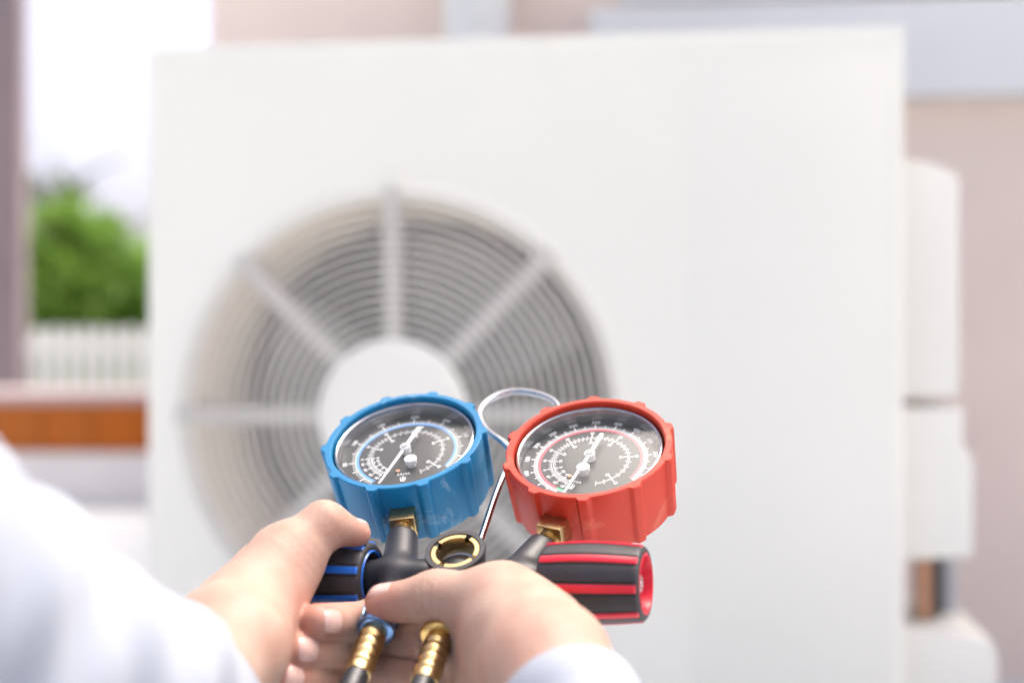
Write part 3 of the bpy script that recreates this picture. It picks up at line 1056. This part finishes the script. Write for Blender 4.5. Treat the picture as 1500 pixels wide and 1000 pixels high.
    mb.lathe([(-0.0005, 0.001), (-0.0005, 0.0010), (0.0, 0.0010), (0.0, 0.0001)], D(la, 16.2, hub_w), NN, XX, 20)
    mb.lathe([(-0.0030, 0.0026), (0.0004, 0.0026), (0.0006, 0.0024), (0.0006, 0.0001)], D(0, 0, hub_w), NN, XX, 32)
    nd = mb.build("needle", M["needle"], g)
    mb = MB(); mb.lathe([(-0.004, 0.0016), (0.0012, 0.0016), (0.0016, 0.0013), (0.0016, 0.0007), (0.0011, 0.0006), (0.0011, 0.0001)], D(0, 0, hub_w), NN, XX, 24)
    mb.build("pivot", M["steel"], g)
    # white zero-adjust knob standing on the dial
    ka, kr = (148, 11.2) if side == "blue" else (-175, 10.4)
    mb = MB(); mb.lathe([(-0.0090, 0.0021), (-0.0068, 0.0021), (-0.0068, 0.0030), (-0.0046, 0.0031), (-0.0043, 0.0028), (-0.0042, 0.0001)], D(ka, kr, 0), NN, XX, 32)
    mb.build("zero_knob", M["needle"], g)
    # glass
    mb = MB(); mb.lathe([(-0.0030, 0.0336), (-0.0027, 0.030), (-0.0021, 0.022), (-0.0016, 0.012), (-0.0014, 0.0001)], C0, NN, XX, 96)
    mb.build("lens", M["lens"], g)
    # brass port: square block and threaded neck
    t = R(rot)
    dn = XX * math.sin(t) + YY * math.cos(t)
    sd = dn.cross(NN)
    bo = C0 + NN * (-0.0185)
    mb = MB()
    mb.box((-0.0062, 0.0335, -0.0062), (0.0062, 0.0475, 0.0062), lambda p: bo + sd * p.x + dn * p.y + NN * p.z, 0.0009)
    mb.build("brass_block", M["brass"], g)
    mb = MB()
    pf = []
    for k in range(15):
        pf.append((0.0470 + 0.0003 * k, 0.0048 if k % 2 else 0.0043))
    pf += [(0.058, 0.0043)]
    mb.lathe(pf, bo, dn, sd, 32)
    mb.build("brass_neck", M["brass"], g)
    return bo, dn

LUG_B, LUG_R = 0.0, 0.0
def lug_angle(C, px, py):
    d = at(px, py, 1.0) - Vector((0, 0, H))
    o = Vector((0, 0, H))
    t = (C - o).dot(NN) / d.dot(NN)
    P = o + d * t - C
    return math.degrees(math.atan2(P.dot(XX), P.dot(YY)))
LUG_B = lug_angle(G(-46.9, 0, 0), 632.5, 577.6)
LUG_R = lug_angle(G(46.9, 0, 0), 870, 574)
bB, dB = gauge(-46.9, 165.4, "blue")
bR, dR = gauge(46.9, -167.4, "red")

# manifold body: bar, stems, ports and sight-glass boss blended into one casting
barL, barR = G(-53, -80, -20), G(68, -78, -14.5)
bar_ax = (barR - barL).normalized()
def bar_at(u):
    t = (u + 53) / 121.0
    return barL.lerp(barR, t)
pts = [G(-60, -100, -40), G(80, -100, -40), G(-60, -40, -40), G(80, -40, 5), G(-60, -100, 5), G(80, -100, 5), G(-60, -40, 5), G(80, -40, -40)]
lo = np.min([list(p) for p in pts], 0); hi = np.max([list(p) for p in pts], 0)
fd = Field(lo, hi, 0.0009)
fd.cone(barL, bar_at(-14), 0.0082, 0.0082, 0.004)
fd.cone(bar_at(-14), bar_at(45), 0.0078, 0.0074, 0.004)
sB0, sR0 = bB + dB * 0.0535, bR + dR * 0.0535
jb = bar_at(-25.5); jr = bar_at(28.5)
fd.cone(sB0, jb, 0.0074, 0.0088, 0.006)
fd.cone(sR0, jr, 0.0074, 0.0086, 0.006)
ringc = G(4.2, -79.0, 0.0)
fd.cone(bar_at(3.5), ringc - NN * 0.0225, 0.0112, 0.0112, 0.005)
for u in (-26, 4, 33):
    b0 = bar_at(u)
    fd.cone(b0, b0 - YY * 0.017, 0.0072, 0.0070, 0.004)
def cut(fd, p, n):   # flatten an end: keep the side away from n
    sl, X = fd._sub(np.array(p) - 0.012, np.array(p) + 0.012, 0.004)
    d = (X - np.array(p, np.float32)) @ np.array(n, np.float32)
    near = np.linalg.norm(X - np.array(p, np.float32), axis=-1) < 0.0155
    f = fd.f[sl]
    fd.f[sl] = np.where(near & (d > -0.001), np.maximum(f, d), f)
cut(fd, sB0, -dB); cut(fd, sR0, -dR)
V, Q = fd.nets()
body = link_mesh("manifold_body", mesh_np("manifold_body", V, Q), M["black"], mset)
# sight glass
mb = MB(); mb.lathe([(-0.019, 0.0119), (-0.006, 0.0126), (-0.001, 0.0137), (0.0, 0.0133), (0.0, 0.0112), (-0.0012, 0.0109), (-0.0014, 0.0100)], ringc, NN, XX, 72)
sg = mb.build("sight_glass", M["black"], mset)
vs, fs = [], []
for q in range(4):
    a0, a1 = q * 90 + 8 + 20, q * 90 + 82 + 20
    k = 14
    b = len(vs)
    for i in range(k + 1):
        a = R(a0 + (a1 - a0) * i / k)
        for (r, w) in ((0.0108, -0.0030), (0.0108, -0.0006), (0.0106, -0.0004), (0.0088, -0.0004), (0.0086, -0.0008), (0.0086, -0.0036)):
            vs.append(ringc + XX * (r * math.sin(a)) + YY * (r * math.cos(a)) + NN * w)
    for i in range(k):
        for j in range(5):
            fs.append((b + i * 6 + j, b + i * 6 + j + 1, b + (i + 1) * 6 + j + 1, b + (i + 1) * 6 + j))
    fs.append(tuple(b + j for j in range(6)))
    fs.append(tuple(b + k * 6 + j for j in range(6)))
mb = MB(); mb.add(vs, fs)
mb.lathe([(-0.0032, 0.0108), (-0.0034, 0.0088), (-0.0085, 0.0084)], ringc, NN, XX, 64)
mb.build("brass_ring", M["brass"], sg)
mb = MB(); mb.lathe([(-0.0085, 0.0085), (-0.0082, 0.0080), (-0.0082, 0.0066), (-0.0092, 0.0064)], ringc, NN, XX, 64)
mb.build("seal", M["print"], sg)
mb = MB(); mb.lathe([(-0.0088, 0.0068), (-0.0095, 0.004), (-0.0095, 0.0001)], ringc, NN, XX, 48)
mb.build("sight_window", mat("sight_window", (0.10, 0.085, 0.05), 0.08, spec=0.8), sg)

# knobs
def knob(o, ax, L, side):
    """o: inner end centre, ax: outward along the bar"""
    rib_m = M[side + "_rib"]
    ref = NN
    def rr(s):
        t = s / L
        return 0.0158 + 0.0013 * math.sin(math.pi * min(1, t * 1.05)) + 0.0002
    mb = MB()
    S = [0.0015 + (L - 0.003) * i / 18 for i in range(19)]
    prof = [(0.004, 0.0105), (0.0005, 0.0115), (0.0, 0.0135), (0.0, rr(0) - 0.0012), (0.0006, rr(0) - 0.0004)] + [(s, rr(s)) for s in S] + [(L - 0.0006, rr(L) - 0.0004), (L, rr(L) - 0.0012), (L, 0.0130)]
    def gf(a, k):
        d = ((math.degrees(a) - KROT + 22.5) % 45) - 22.5
        return 1.0 - (0.030 if abs(d) > 8.2 and abs(d) < 9.6 else 0.0) if 4 < k < len(prof) - 3 else 1.0
    mb.lathe(prof, o, ax, ref, 240, radf=gf)
    kb = mb.build("knob", M["grip"], mset)
    kb["label"] = ("black grip knob with blue ribs" if side == "blue" else "black grip knob with red ribs")
    axn = Vector(ax).normalized(); e1 = (ref - axn * ref.dot(axn)).normalized(); e2 = axn.cross(e1)
    for k in range(8):
        ac = R(k * 45 + KROT)
        vs, fs = [], []
        SS = [0.0008] + S + [L - 0.0008]
        na = 7
        for s in SS:
            end = s < 0.001 or s > L - 0.001
            for j in range(na):
                t = (j / (na - 1) - 0.5) * 2
                a = ac + R(7.6) * t
                r = rr(s) + (0.0006 if not end else -0.0002) * (1 - abs(t) ** 4) - 0.0009 * abs(t) ** 8
                vs.append(o + axn * s + e1 * (r * math.cos(a)) + e2 * (r * math.sin(a)))
        for i in range(len(SS) - 1):
            for j in range(na - 1):
                fs.append((i * na + j, i * na + j + 1, (i + 1) * na + j + 1, (i + 1) * na + j))
        mb = MB(); mb.add(vs, fs)
        mb.build("rib", rib_m, kb)
    # coloured liner at both ends
    mb = MB()
    mb.lathe([(0.012, 0.0098), (-0.0004, 0.0118), (-0.0006, 0.0124), (0.0002, 0.0128)], o, ax, ref, 64)
    mb.lathe([(L + 0.0001, 0.0131), (L + 0.0004, 0.0127), (L + 0.0002, 0.0120), (L - 0.006, 0.0105), (L - 0.0062, 0.0001)], o, ax, ref, 64)
    mb.build("liner", rib_m, kb)
    mb = MB(); mb.lathe([(L - 0.0062, 0.0040), (L - 0.0025, 0.0040), (L - 0.0018, 0.0032), (L - 0.0018, 0.0016), (L - 0.003, 0.0014), (L - 0.003, 0.0001)], o, ax, ref, 24)
    mb.build("knob_screw", M["steel"], kb)
    mb = MB(); mb.tube([o - axn * 0.004, o + axn * (L - 0.0065)], 0.0062, 24)
    mb.build("stem", M["black"], kb)
KROT = 12.0
knob(bar_at(43.0), bar_ax, 0.0445, "red")
KROT = 9.0
knob(bar_at(-38.5), -bar_ax, 0.042, "blue")

# chrome hanger hook
hk = spline([G(3.0, -72, -24), G(2.0, -44, -24), G(0.4, 4, -23), G(6, 24, -23), G(16, 41, -22), G(17, 56, -22), G(9, 68.5, -22), G(-8.6, 74.9, -22), G(-21, 70.5, -22), G(-26.8, 57, -22), G(-19.5, 41, -22), G(-6, 28.5, -22), G(1, 22, -26)], 10)
mb = MB(); mb.tube(hk, 0.0018, 14)
mb.build("hanger_hook", M["chrome"], mset)

# ------------------------------------------------------------------ charging hoses
def hose(u, label, nut_m, below, colour):
    p0 = bar_at(u) - YY * {'blue': 0.0160, 'yellow': 0.0190}.get(colour, 0.016)
    d0 = (-YY + NN * 0.02 + XX * (0.06 if u < 20 else 0.0)).normalized()
    root = empty("charging_hose", p0, label, "hose", "refrigerant hoses under the manifold")
    side = d0.cross(NN).normalized()
    mb = MB()
    def kn(a, k):
        return 1 + (0.028 * (1 if int(a / (2 * math.pi) * 40) % 2 else -1) if 1 <= k <= 4 else 0)
    mb.lathe([(0.002, 0.0045), (0.002, 0.0080), (0.006, 0.0084), (0.010, 0.0084), (0.0135, 0.0080)], p0, d0, side, 160, radf=kn)
    mb.lathe([(0.0135, 0.0074), (0.0145, 0.0085), (0.0163, 0.0089), (0.0180, 0.0084), (0.0188, 0.0070), (0.0188, 0.0050)], p0, d0, side, 64)
    mb.build("coupling_nut", nut_m, root)
    mb = MB()
    pf = [(0.018, 0.0050)]
    s = 0.0195
    for k in range(4):
        pf += [(s, 0.0053), (s + 0.0012, 0.0059), (s + 0.0036, 0.0059), (s + 0.0048, 0.0053)]
        s += 0.0052
    pf += [(s, 0.0057), (s + 0.0035, 0.0057), (s + 0.004, 0.0050)]
    mb.lathe(pf, p0, d0, side, 48)
    mb.build("ferrule", M["brass"], root)
    e = p0 + d0 * (s + 0.001)
    path = spline([e, e + d0 * 0.018, e + d0 * 0.045 + Vector((0, 0, -0.010))] + below(e), 10)
    mb = MB(); mb.tube(path, 0.0052, 20)
    mb.build("hose_tube", M["hose"], root)
def drop(dx, dy):
    return lambda e: [Vector((e.x + dx * 0.4, e.y - 0.10 + dy * 0.5, e.z - 0.09)), Vector((e.x + dx, e.y - 0.14 + dy, 0.20)), Vector((e.x + dx * 1.6, e.y - 0.10 + dy, 0.012)), Vector((e.x + dx * 3, e.y + 0.1 + dy, 0.0056)), Vector((e.x + dx * 5, e.y + 0.35, 0.0056))]
hose(-26.2, "black hose with a blue metal coupling nut, left one under the thumb", M["blue_metal"], drop(-0.03, 0), "blue")
hose(4.5, "black hose with a bright brass coupling nut between the two hands", M["gold"], drop(0.0, 0), "yellow")
hose(33.0, "black hose mostly hidden behind the right hand", M["brass"], drop(0.03, 0), "red")

# ------------------------------------------------------------------ person: hands, arms, body
def A(t):
    return at(*t)
L_WR = (338, 955, .566)
LH = dict(
    index=([(385, 838, .662), (566, 925, .684), (538, 911, .635), (465, 911, .600)], [.0115, .0108, .0094, .0080]),
    middle=([(362, 885, .668), (520, 968, .678), (524, 949, .634), (428, 952, .592)], [.0115, .0100, .0092, .0082]),
    ring=([(352, 935, .666), (500, 1010, .666), (498, 992, .630), (408, 992, .585)], [.0110, .0095, .0088, .0078]),
    little=([(350, 985, .655), (460, 1056, .650), (475, 1040, .630), (395, 1036, .606)], [.0100, .0085, .0078, .0068]))
R_WR = (803, 984, .548)
RH = dict(
    index=([(702, 956, .605), (632, 939, .628), (562, 944, .638), (503, 949, .638)], [.0115, .0106, .0092, .0076]),
    middle=([(708, 1020, .598), (620, 995, .622), (552, 990, .628), (505, 978, .626)], [.0105, .0096, .0090, .0078]),
    ring=([(718, 1060, .592), (622, 1042, .614), (548, 1036, .622), (500, 1030, .622)], [.0100, .0092, .0085, .0072]),
    little=([(735, 1100, .586), (650, 1085, .604), (590, 1080, .612), (550, 1076, .612)], [.0092, .0082, .0075, .0064]))

flush_pts = []
def hand(wr, fingers, thumb, thumb_r, bulk, elbow, wrist_r, h=0.00105, grooves=(), creases=()):
    P = [A(wr)] + [A(q) for f in fingers.values() for q in f[0]] + [A(q) for q in thumb] + [A(q[0]) for q in bulk]
    lo = np.min([list(p) for p in P], 0) - 0.034
    hi = np.max([list(p) for p in P], 0) + 0.034
    fd = Field(lo, hi, h)
    w = A(wr)
    e = Vector(elbow)
    fd.cone(w, e, wrist_r, wrist_r + 0.003, 0.01)
    for a, b, ra, rb in [(q[0], q[1], q[2], q[3]) for q in bulk]:
        fd.cone(A(a), A(b), ra, rb, 0.012)
    fg = fd.blank()
    for nm, (pts, rs) in fingers.items():
        one = fd.blank()
        PP = [A(q) for q in pts]
        fd.cone(w.lerp(PP[0], 0.25), PP[0], 0.015, rs[0] * 1.05, 0.012)
        one.chain(PP, rs, 0.003)
        # joints stand out a little
        for j in (1, 2):
            one.cone(PP[j] - Vector((0.0003, 0, 0)), PP[j] + Vector((0.0003, 0, 0)), rs[j] * 1.05, rs[j] * 1.05, 0.004)
        flush_pts.append((PP[3], 0.011, 0.80)); flush_pts.append((PP[2], 0.009, 0.35)); flush_pts.append((PP[1], 0.011, 0.25))
        fg.f = np.minimum(fg.f, one.f) if fg.f.min() > 0.5 else Field.smin(fg.f, one.f, 0.0012)
    fd.merge(fg, 0.0018)
    th = fd.blank()
    TT = [A(q) for q in thumb]
    th.chain(TT, thumb_r, 0.006)
    flush_pts.append((TT[-1], 0.011, 0.60)); flush_pts.append((TT[-2], 0.010, 0.35)); flush_pts.append((TT[1], 0.014, 0.20))
    fd.merge(th, 0.007)
    for (p, q, r) in grooves:
        fd.groove(A(p), A(q), r, 0.0025)
    for (p, q, side, amp, wl, rad) in creases:
        fd.crease(A(p), A(q) - A(p), side, amp, wl, rad)
    return fd.nets()

L_ELB = Vector((-0.178, 0.335, H - 0.062)); L_A = at(236, 1055, .520); L_B = at(140, 1025, .465); L_SH = Vector((-0.215, 0.045, H - 0.055))
R_ELB = Vector((0.078, 0.335, H - 0.225)); R_SH = Vector((0.205, 0.02, H - 0.06))
LT = [(360, 898, .598), (419, 820, .622), (475, 768, .631), (523, 781, .640)]
LTr = [.0195, .0158, .0096, .0062]
Lbulk = [((330, 938, .572), (378, 893, .604), .0220, .0160),
         ((380, 925, .600), (420, 838, .620), .0125, .0118),
         ((335, 940, .580), (388, 840, .655), .021, .0135),
         ((328, 955, .585), (352, 930, .655), .020, .016)]
Vl, Ql = hand(L_WR, LH, LT, LTr, Lbulk, L_A, 0.0212, creases=(
    (LT[2], LT[3], (0, -0.6, 0.9), .00040, .0026, .0075), (LT[2], LT[3], (0.2, -1, -0.2), .00030, .0031, .006),
    (LH["index"][0][2], LH["index"][0][3], (0, -1, 0.3), .00040, .0023, .005), (LH["middle"][0][2], LH["middle"][0][3], (0, -1, 0.3), .00040, .0023, .005),
    ((428, 822, .622), (478, 768, .631), (0, -1, 0.3), .00025, .0042, .012), ((350, 940, .58), (420, 850, .60), (0, -1, 0.2), .00022, .0060, .016)))
RT = [(788, 938, .575), (733, 883, .597), (640, 874, .607), (562, 884, .614)]
RTr = [.0205, .0148, .0106, .0083]
Rbulk = [((800, 985, .549), (760, 930, .580), .0225, .0205),
         ((745, 930, .582), (735, 900, .590), .0185, .0160),
         ((735, 885, .600), (804, 962, .556), .0155, .0210),
         ((798, 1005, .553), (715, 1030, .596), .020, .013),
         ((728, 915, .600), (690, 955, .612), .0130, .0115)]
Vr, Qr = hand(R_WR, RH, RT, RTr, Rbulk, A(R_WR).lerp(R_ELB, 0.35), 0.0215, grooves=(((724, 940, .575), (742, 985, .572), .0022),), creases=(
    (RT[2], RT[3], (0, -0.6, 0.9), .00045, .0027, .008), (RT[2], RT[3], (0, -1, -0.3), .00040, .0040, .006),
    (RT[1], RT[2], (0, -1, 0.4), .00025, .0045, .012), ((770, 930, .575), (803, 984, .548), (0, -1, 0.2), .00025, .0060, .016),
    (RH["index"][0][1], RH["index"][0][2], (0, -1, 0.3), .00060, .0050, .004), (RH["middle"][0][1], RH["middle"][0][2], (0, -1, 0.3), .00060, .0050, .004),
    (RH["index"][0][2], RH["index"][0][3], (0, -1, 0.3), .00050, .0045, .004), (RH["middle"][0][2], RH["middle"][0][3], (0, -1, 0.3), .00050, .0045, .004)))

# rest of the body, mostly out of the picture behind the camera
bodyf = Field((-0.42, -0.62, -0.02), (0.42, 0.50, H + 0.36), 0.009)
nk = Vector((0.0, -0.215, H + 0.03)); hd = Vector((0.0, -0.195, H + 0.20))
pel = Vector((0.0, -0.32, 0.13)); chest = Vector((0.0, -0.27, H - 0.14))
bodyf.ell(hd, (0.073, 0.093, 0.115), 0.02)
bodyf.cone(hd + Vector((0, 0.03, -0.07)), hd + Vector((0, 0.055, -0.085)), 0.045, 0.032, 0.03)
bodyf.cone(hd + Vector((0, 0.092, 0.0)), hd + Vector((0, 0.108, -0.022)), 0.008, 0.013, 0.012)
for s in (-1, 1):
    bodyf.ell(hd + Vector((s * 0.074, -0.005, -0.01)), (0.009, 0.018, 0.030), 0.006)
bodyf.cone(nk, hd + Vector((0, -0.01, -0.06)), 0.055, 0.052, 0.03)
bodyf.cone(nk + Vector((0, -0.02, -0.03)), chest, 0.07, 0.11, 0.06)
bodyf.cone(chest, pel, 0.12, 0.125, 0.06)
for s, sh, el, wr in ((-1, L_SH, L_ELB, L_A), (1, R_SH, R_ELB, A(R_WR))):
    bodyf.cone(chest + Vector((0, 0, 0.06)), sh, 0.075, 0.056, 0.05)
    bodyf.cone(sh, el, 0.048, 0.038, 0.03)
    bodyf.cone(el, L_B if s < 0 else el.lerp(wr, 0.4), 0.036, 0.030, 0.02)
    bodyf.cone(L_B if s < 0 else el.lerp(wr, 0.4), el.lerp(wr, 0.75) if s > 0 else wr, 0.030, 0.026, 0.02)
    kn_ = Vector((s * 0.33, 0.05, 0.13)); ft = Vector((s * -0.06, 0.17 + 0.02 * s, 0.07))
    bodyf.cone(pel + Vector((s * 0.09, 0.02, -0.02)), kn_, 0.085, 0.058, 0.04)
    bodyf.cone(kn_, ft, 0.055, 0.038, 0.03)
Vb, Qb = bodyf.nets()
V = np.concatenate([Vl, Vr, Vb]); Q = np.concatenate([Ql, Qr + len(Vl), Qb + len(Vl) + len(Vr)])
me = mesh_np("person", V, Q)
fl = np.zeros(len(V), np.float32)
for p, r, s in flush_pts:
    d = np.linalg.norm(V - np.array(p), axis=1)
    fl = np.maximum(fl, s * np.exp(-(d / (r * 1.1)) ** 2))
if len(me.vertices) == len(V):
    a = me.attributes.new("flush", 'FLOAT', 'POINT')
    a.data.foreach_set("value", fl)
person = link_mesh("person", me, M["skin"], None, True, (pel.x, pel.y, 0.0))
tag(person, "person in a white long sleeved shirt holding the gauge manifold with both hands", "person")

def nail(dip, tip, nrm, r, m=M["nail"], l0=-1.05, l1=0.68, hw=44):
    T, D0 = A(tip), A(dip)
    D_ = (T - D0).normalized()
    n = Vector(nrm); n = (n - D_ * n.dot(D_)).normalized()
    b = D_.cross(n)
    nu, nv = 11, 9
    vs, fs = [], []
    for i in range(nu):
        s = i / (nu - 1) * 2 - 1
        for j in range(nv):
            t = j / (nv - 1) * 2 - 1
            # squarish-oval outline
            ss = s * (1 - 0.16 * t * t)
            x = r * (l0 + (l1 - l0) * (ss * 0.5 + 0.5))
            phi = R(hw) * t * (1 - 0.10 * s * s)
            rho = math.sqrt(max(r * r - x * x, 0.3 * r * r)) if x > 0 else r
            edge = max(abs(s), abs(t))
            rho = rho * 1.0 + 0.00055 - 0.0008 * max(0, edge - 0.75) / 0.25
            vs.append(T + D_ * x + n * (rho * math.cos(phi)) + b * (rho * math.sin(phi)))
    for i in range(nu - 1):
        for j in range(nv - 1):
            fs.append((i * nv + j, i * nv + j + 1, (i + 1) * nv + j + 1, (i + 1) * nv + j))
    mb = MB(); mb.add(vs, fs)
    return mb.build("fingernail", m, person)
nail(LT[2], LT[3], (0.15, 0.05, 1), .0062)
nail(LH["index"][0][2], LH["index"][0][3], (-0.1, -1, 0.22), .0078)
nail(LH["middle"][0][2], LH["middle"][0][3], (-0.1, -1, 0.22), .0080)
nail(LH["ring"][0][2], LH["ring"][0][3], (-0.1, -1, 0.25), .0078)
nail(LH["little"][0][2], LH["little"][0][3], (-0.1, -1, 0.25), .0068)
nail(RT[2], RT[3], (0.0, -0.25, 1), .0083)

# shirt: torso shell and two sleeves with folds and cuffs
sf = Field((-0.36, -0.50, 0.04), (0.36, 0.14, H + 0.06), 0.008)
sf.cone(nk + Vector((0, -0.02, -0.045)), chest, 0.07, 0.125, 0.06)
sf.cone(chest, pel, 0.135, 0.142, 0.06)
for sh, el in ((L_SH, L_ELB), (R_SH, R_ELB)):
    sf.cone(chest + Vector((0, 0, 0.06)), sh, 0.085, 0.066, 0.05)
    sf.cone(sh, sh.lerp(el, 0.25), 0.064, 0.060, 0.04)
Vs, Qs = sf.nets()
def sleeve(line, r0=0.034, seed=0, ex=0.8, r1=0.054):
    pts = spline(line, 14)
    n = 72
    rg = random.Random(seed)
    ph = [rg.uniform(0, 6.28) for _ in range(8)]
    vs, fs = [], []
    K = len(pts)
    # arc length
    S = [0]
    for i in range(1, K):
        S.append(S[-1] + (pts[i] - pts[i - 1]).length)
    u = None
    rows = []
    for k, p in enumerate(pts):
        t = (pts[min(k + 1, K - 1)] - pts[max(k - 1, 0)]).normalized()
        if u is None:
            u = t.cross(Vector((0, 0, 1))).normalized()
        u = (u - t * u.dot(t)).normalized()
        v = t.cross(u)
        s = S[k]
        base = r0 + (r1 - r0) * min(1, s / 0.20) ** ex + 0.008 * min(1, max(0, s - 0.2) / 0.2)
        if 0.0135 < s < 0.0190:
            base -= 0.0012                       # stitched hem of the cuff
        row = []
        for i in range(n):
            a = 2 * math.pi * i / n
            fold = 0.0022 * math.sin(3 * a + 40 * s + ph[0]) + 0.0018 * math.sin(2 * a - 90 * s + ph[1]) + 0.0016 * math.sin(5 * a + 130 * s + ph[2]) + 0.0010 * math.sin(a * 4 - 210 * s + ph[3])
            amp = 0.85 * min(1, 0.12 + s / 0.06)
            row.append(p + (u * math.cos(a) + v * math.sin(a)) * (base + fold * amp))
        rows.append(row)
    # cuff return inside
    t0 = (pts[1] - pts[0]).normalized()
    c0 = pts[0]
    hem = [c0 + (q - c0) * 0.99 - t0 * 0.0015 for q in rows[0]]
    ins = [c0 + (q - c0) * 0.93 - t0 * 0.0008 for q in rows[0]]
    ins2 = [c0 + (q - c0) * 0.92 + t0 * 0.03 for q in rows[0]]
    rows = [ins2, ins, hem] + rows
    for r in rows:
        vs += r
    for k in range(len(rows) - 1):
        for i in range(n):
            fs.append((k * n + i, k * n + (i + 1) % n, (k + 1) * n + (i + 1) % n, (k + 1) * n + i))
    return vs, fs
mb = MB()
mb.add([Vector(v) for v in Vs], [tuple(q) for q in Qs.tolist()])
lw = A(L_WR); rw = A(R_WR)
vs, fs = sleeve([lw.lerp(L_A, 0.62), L_A, L_B, L_B.lerp(L_ELB, 0.5), L_ELB, L_ELB.lerp(L_SH, 0.4), L_SH], 0.0325, 1); mb.add(vs, fs)
vs, fs = sleeve([rw.lerp(R_ELB, 0.10), rw.lerp(R_ELB, 0.38), rw.lerp(R_ELB, 0.74), R_ELB, R_ELB.lerp(R_SH, 0.4), R_SH], 0.0290, 2, 1.4, 0.044); mb.add(vs, fs)
mb.build("shirt", M["shirt"], person)

tf_ = Field((-0.45, -0.50, -0.01), (0.45, 0.32, 0.32), 0.009)
tf_.cone(pel + Vector((-0.06, 0, 0)), pel + Vector((0.06, 0, 0)), 0.125, 0.125, 0.03)
for s in (-1, 1):
    kn_ = Vector((s * 0.33, 0.05, 0.13)); ft = Vector((s * -0.06, 0.17 + 0.02 * s, 0.07))
    tf_.cone(pel + Vector((s * 0.09, 0.02, -0.02)), kn_, 0.098, 0.070, 0.04)
    tf_.cone(kn_, kn_.lerp(ft, 0.85), 0.067, 0.052, 0.03)
V, Q = tf_.nets()
link_mesh("trousers", mesh_np("trousers", V, Q), M["trousers"], person)
for s in (-1, 1):
    ff = Field((-0.25, 0.0, -0.01), (0.25, 0.36, 0.16), 0.006)
    ft = Vector((s * -0.06, 0.17 + 0.02 * s, 0.055))
    ff.cone(ft + Vector((s * 0.01, 0, 0)), ft + Vector((s * -0.11, 0.06, -0.012)), 0.046, 0.038, 0.02)
    V, Q = ff.nets()
    link_mesh("shoe", mesh_np("shoe", V, Q), M["shoe"], person)
hf = Field(tuple(hd - Vector((0.13, 0.14, 0.12))), tuple(hd + Vector((0.13, 0.14, 0.16))), 0.006)
hf.ell(hd + Vector((0, -0.012, 0.018)), (0.082, 0.098, 0.112), 0.01)
hf.ell(hd + Vector((0, 0.075, -0.045)), (0.075, 0.075, 0.085), 0.01, sub=True)
V, Q = hf.nets()
link_mesh("hair", mesh_np("hair", V, Q), M["hair"], person)
for s in (-1, 1):
    mb = MB(); mb.lathe([(-0.011, 0.0001), (-0.006, 0.0105), (0.0, 0.012), (0.006, 0.0105), (0.011, 0.004), (0.0118, 0.0001)], hd + Vector((s * 0.031, 0.078, 0.008)), (0, 1, 0), (1, 0, 0), 20)
    mb.build("eye", M["eye"], person)
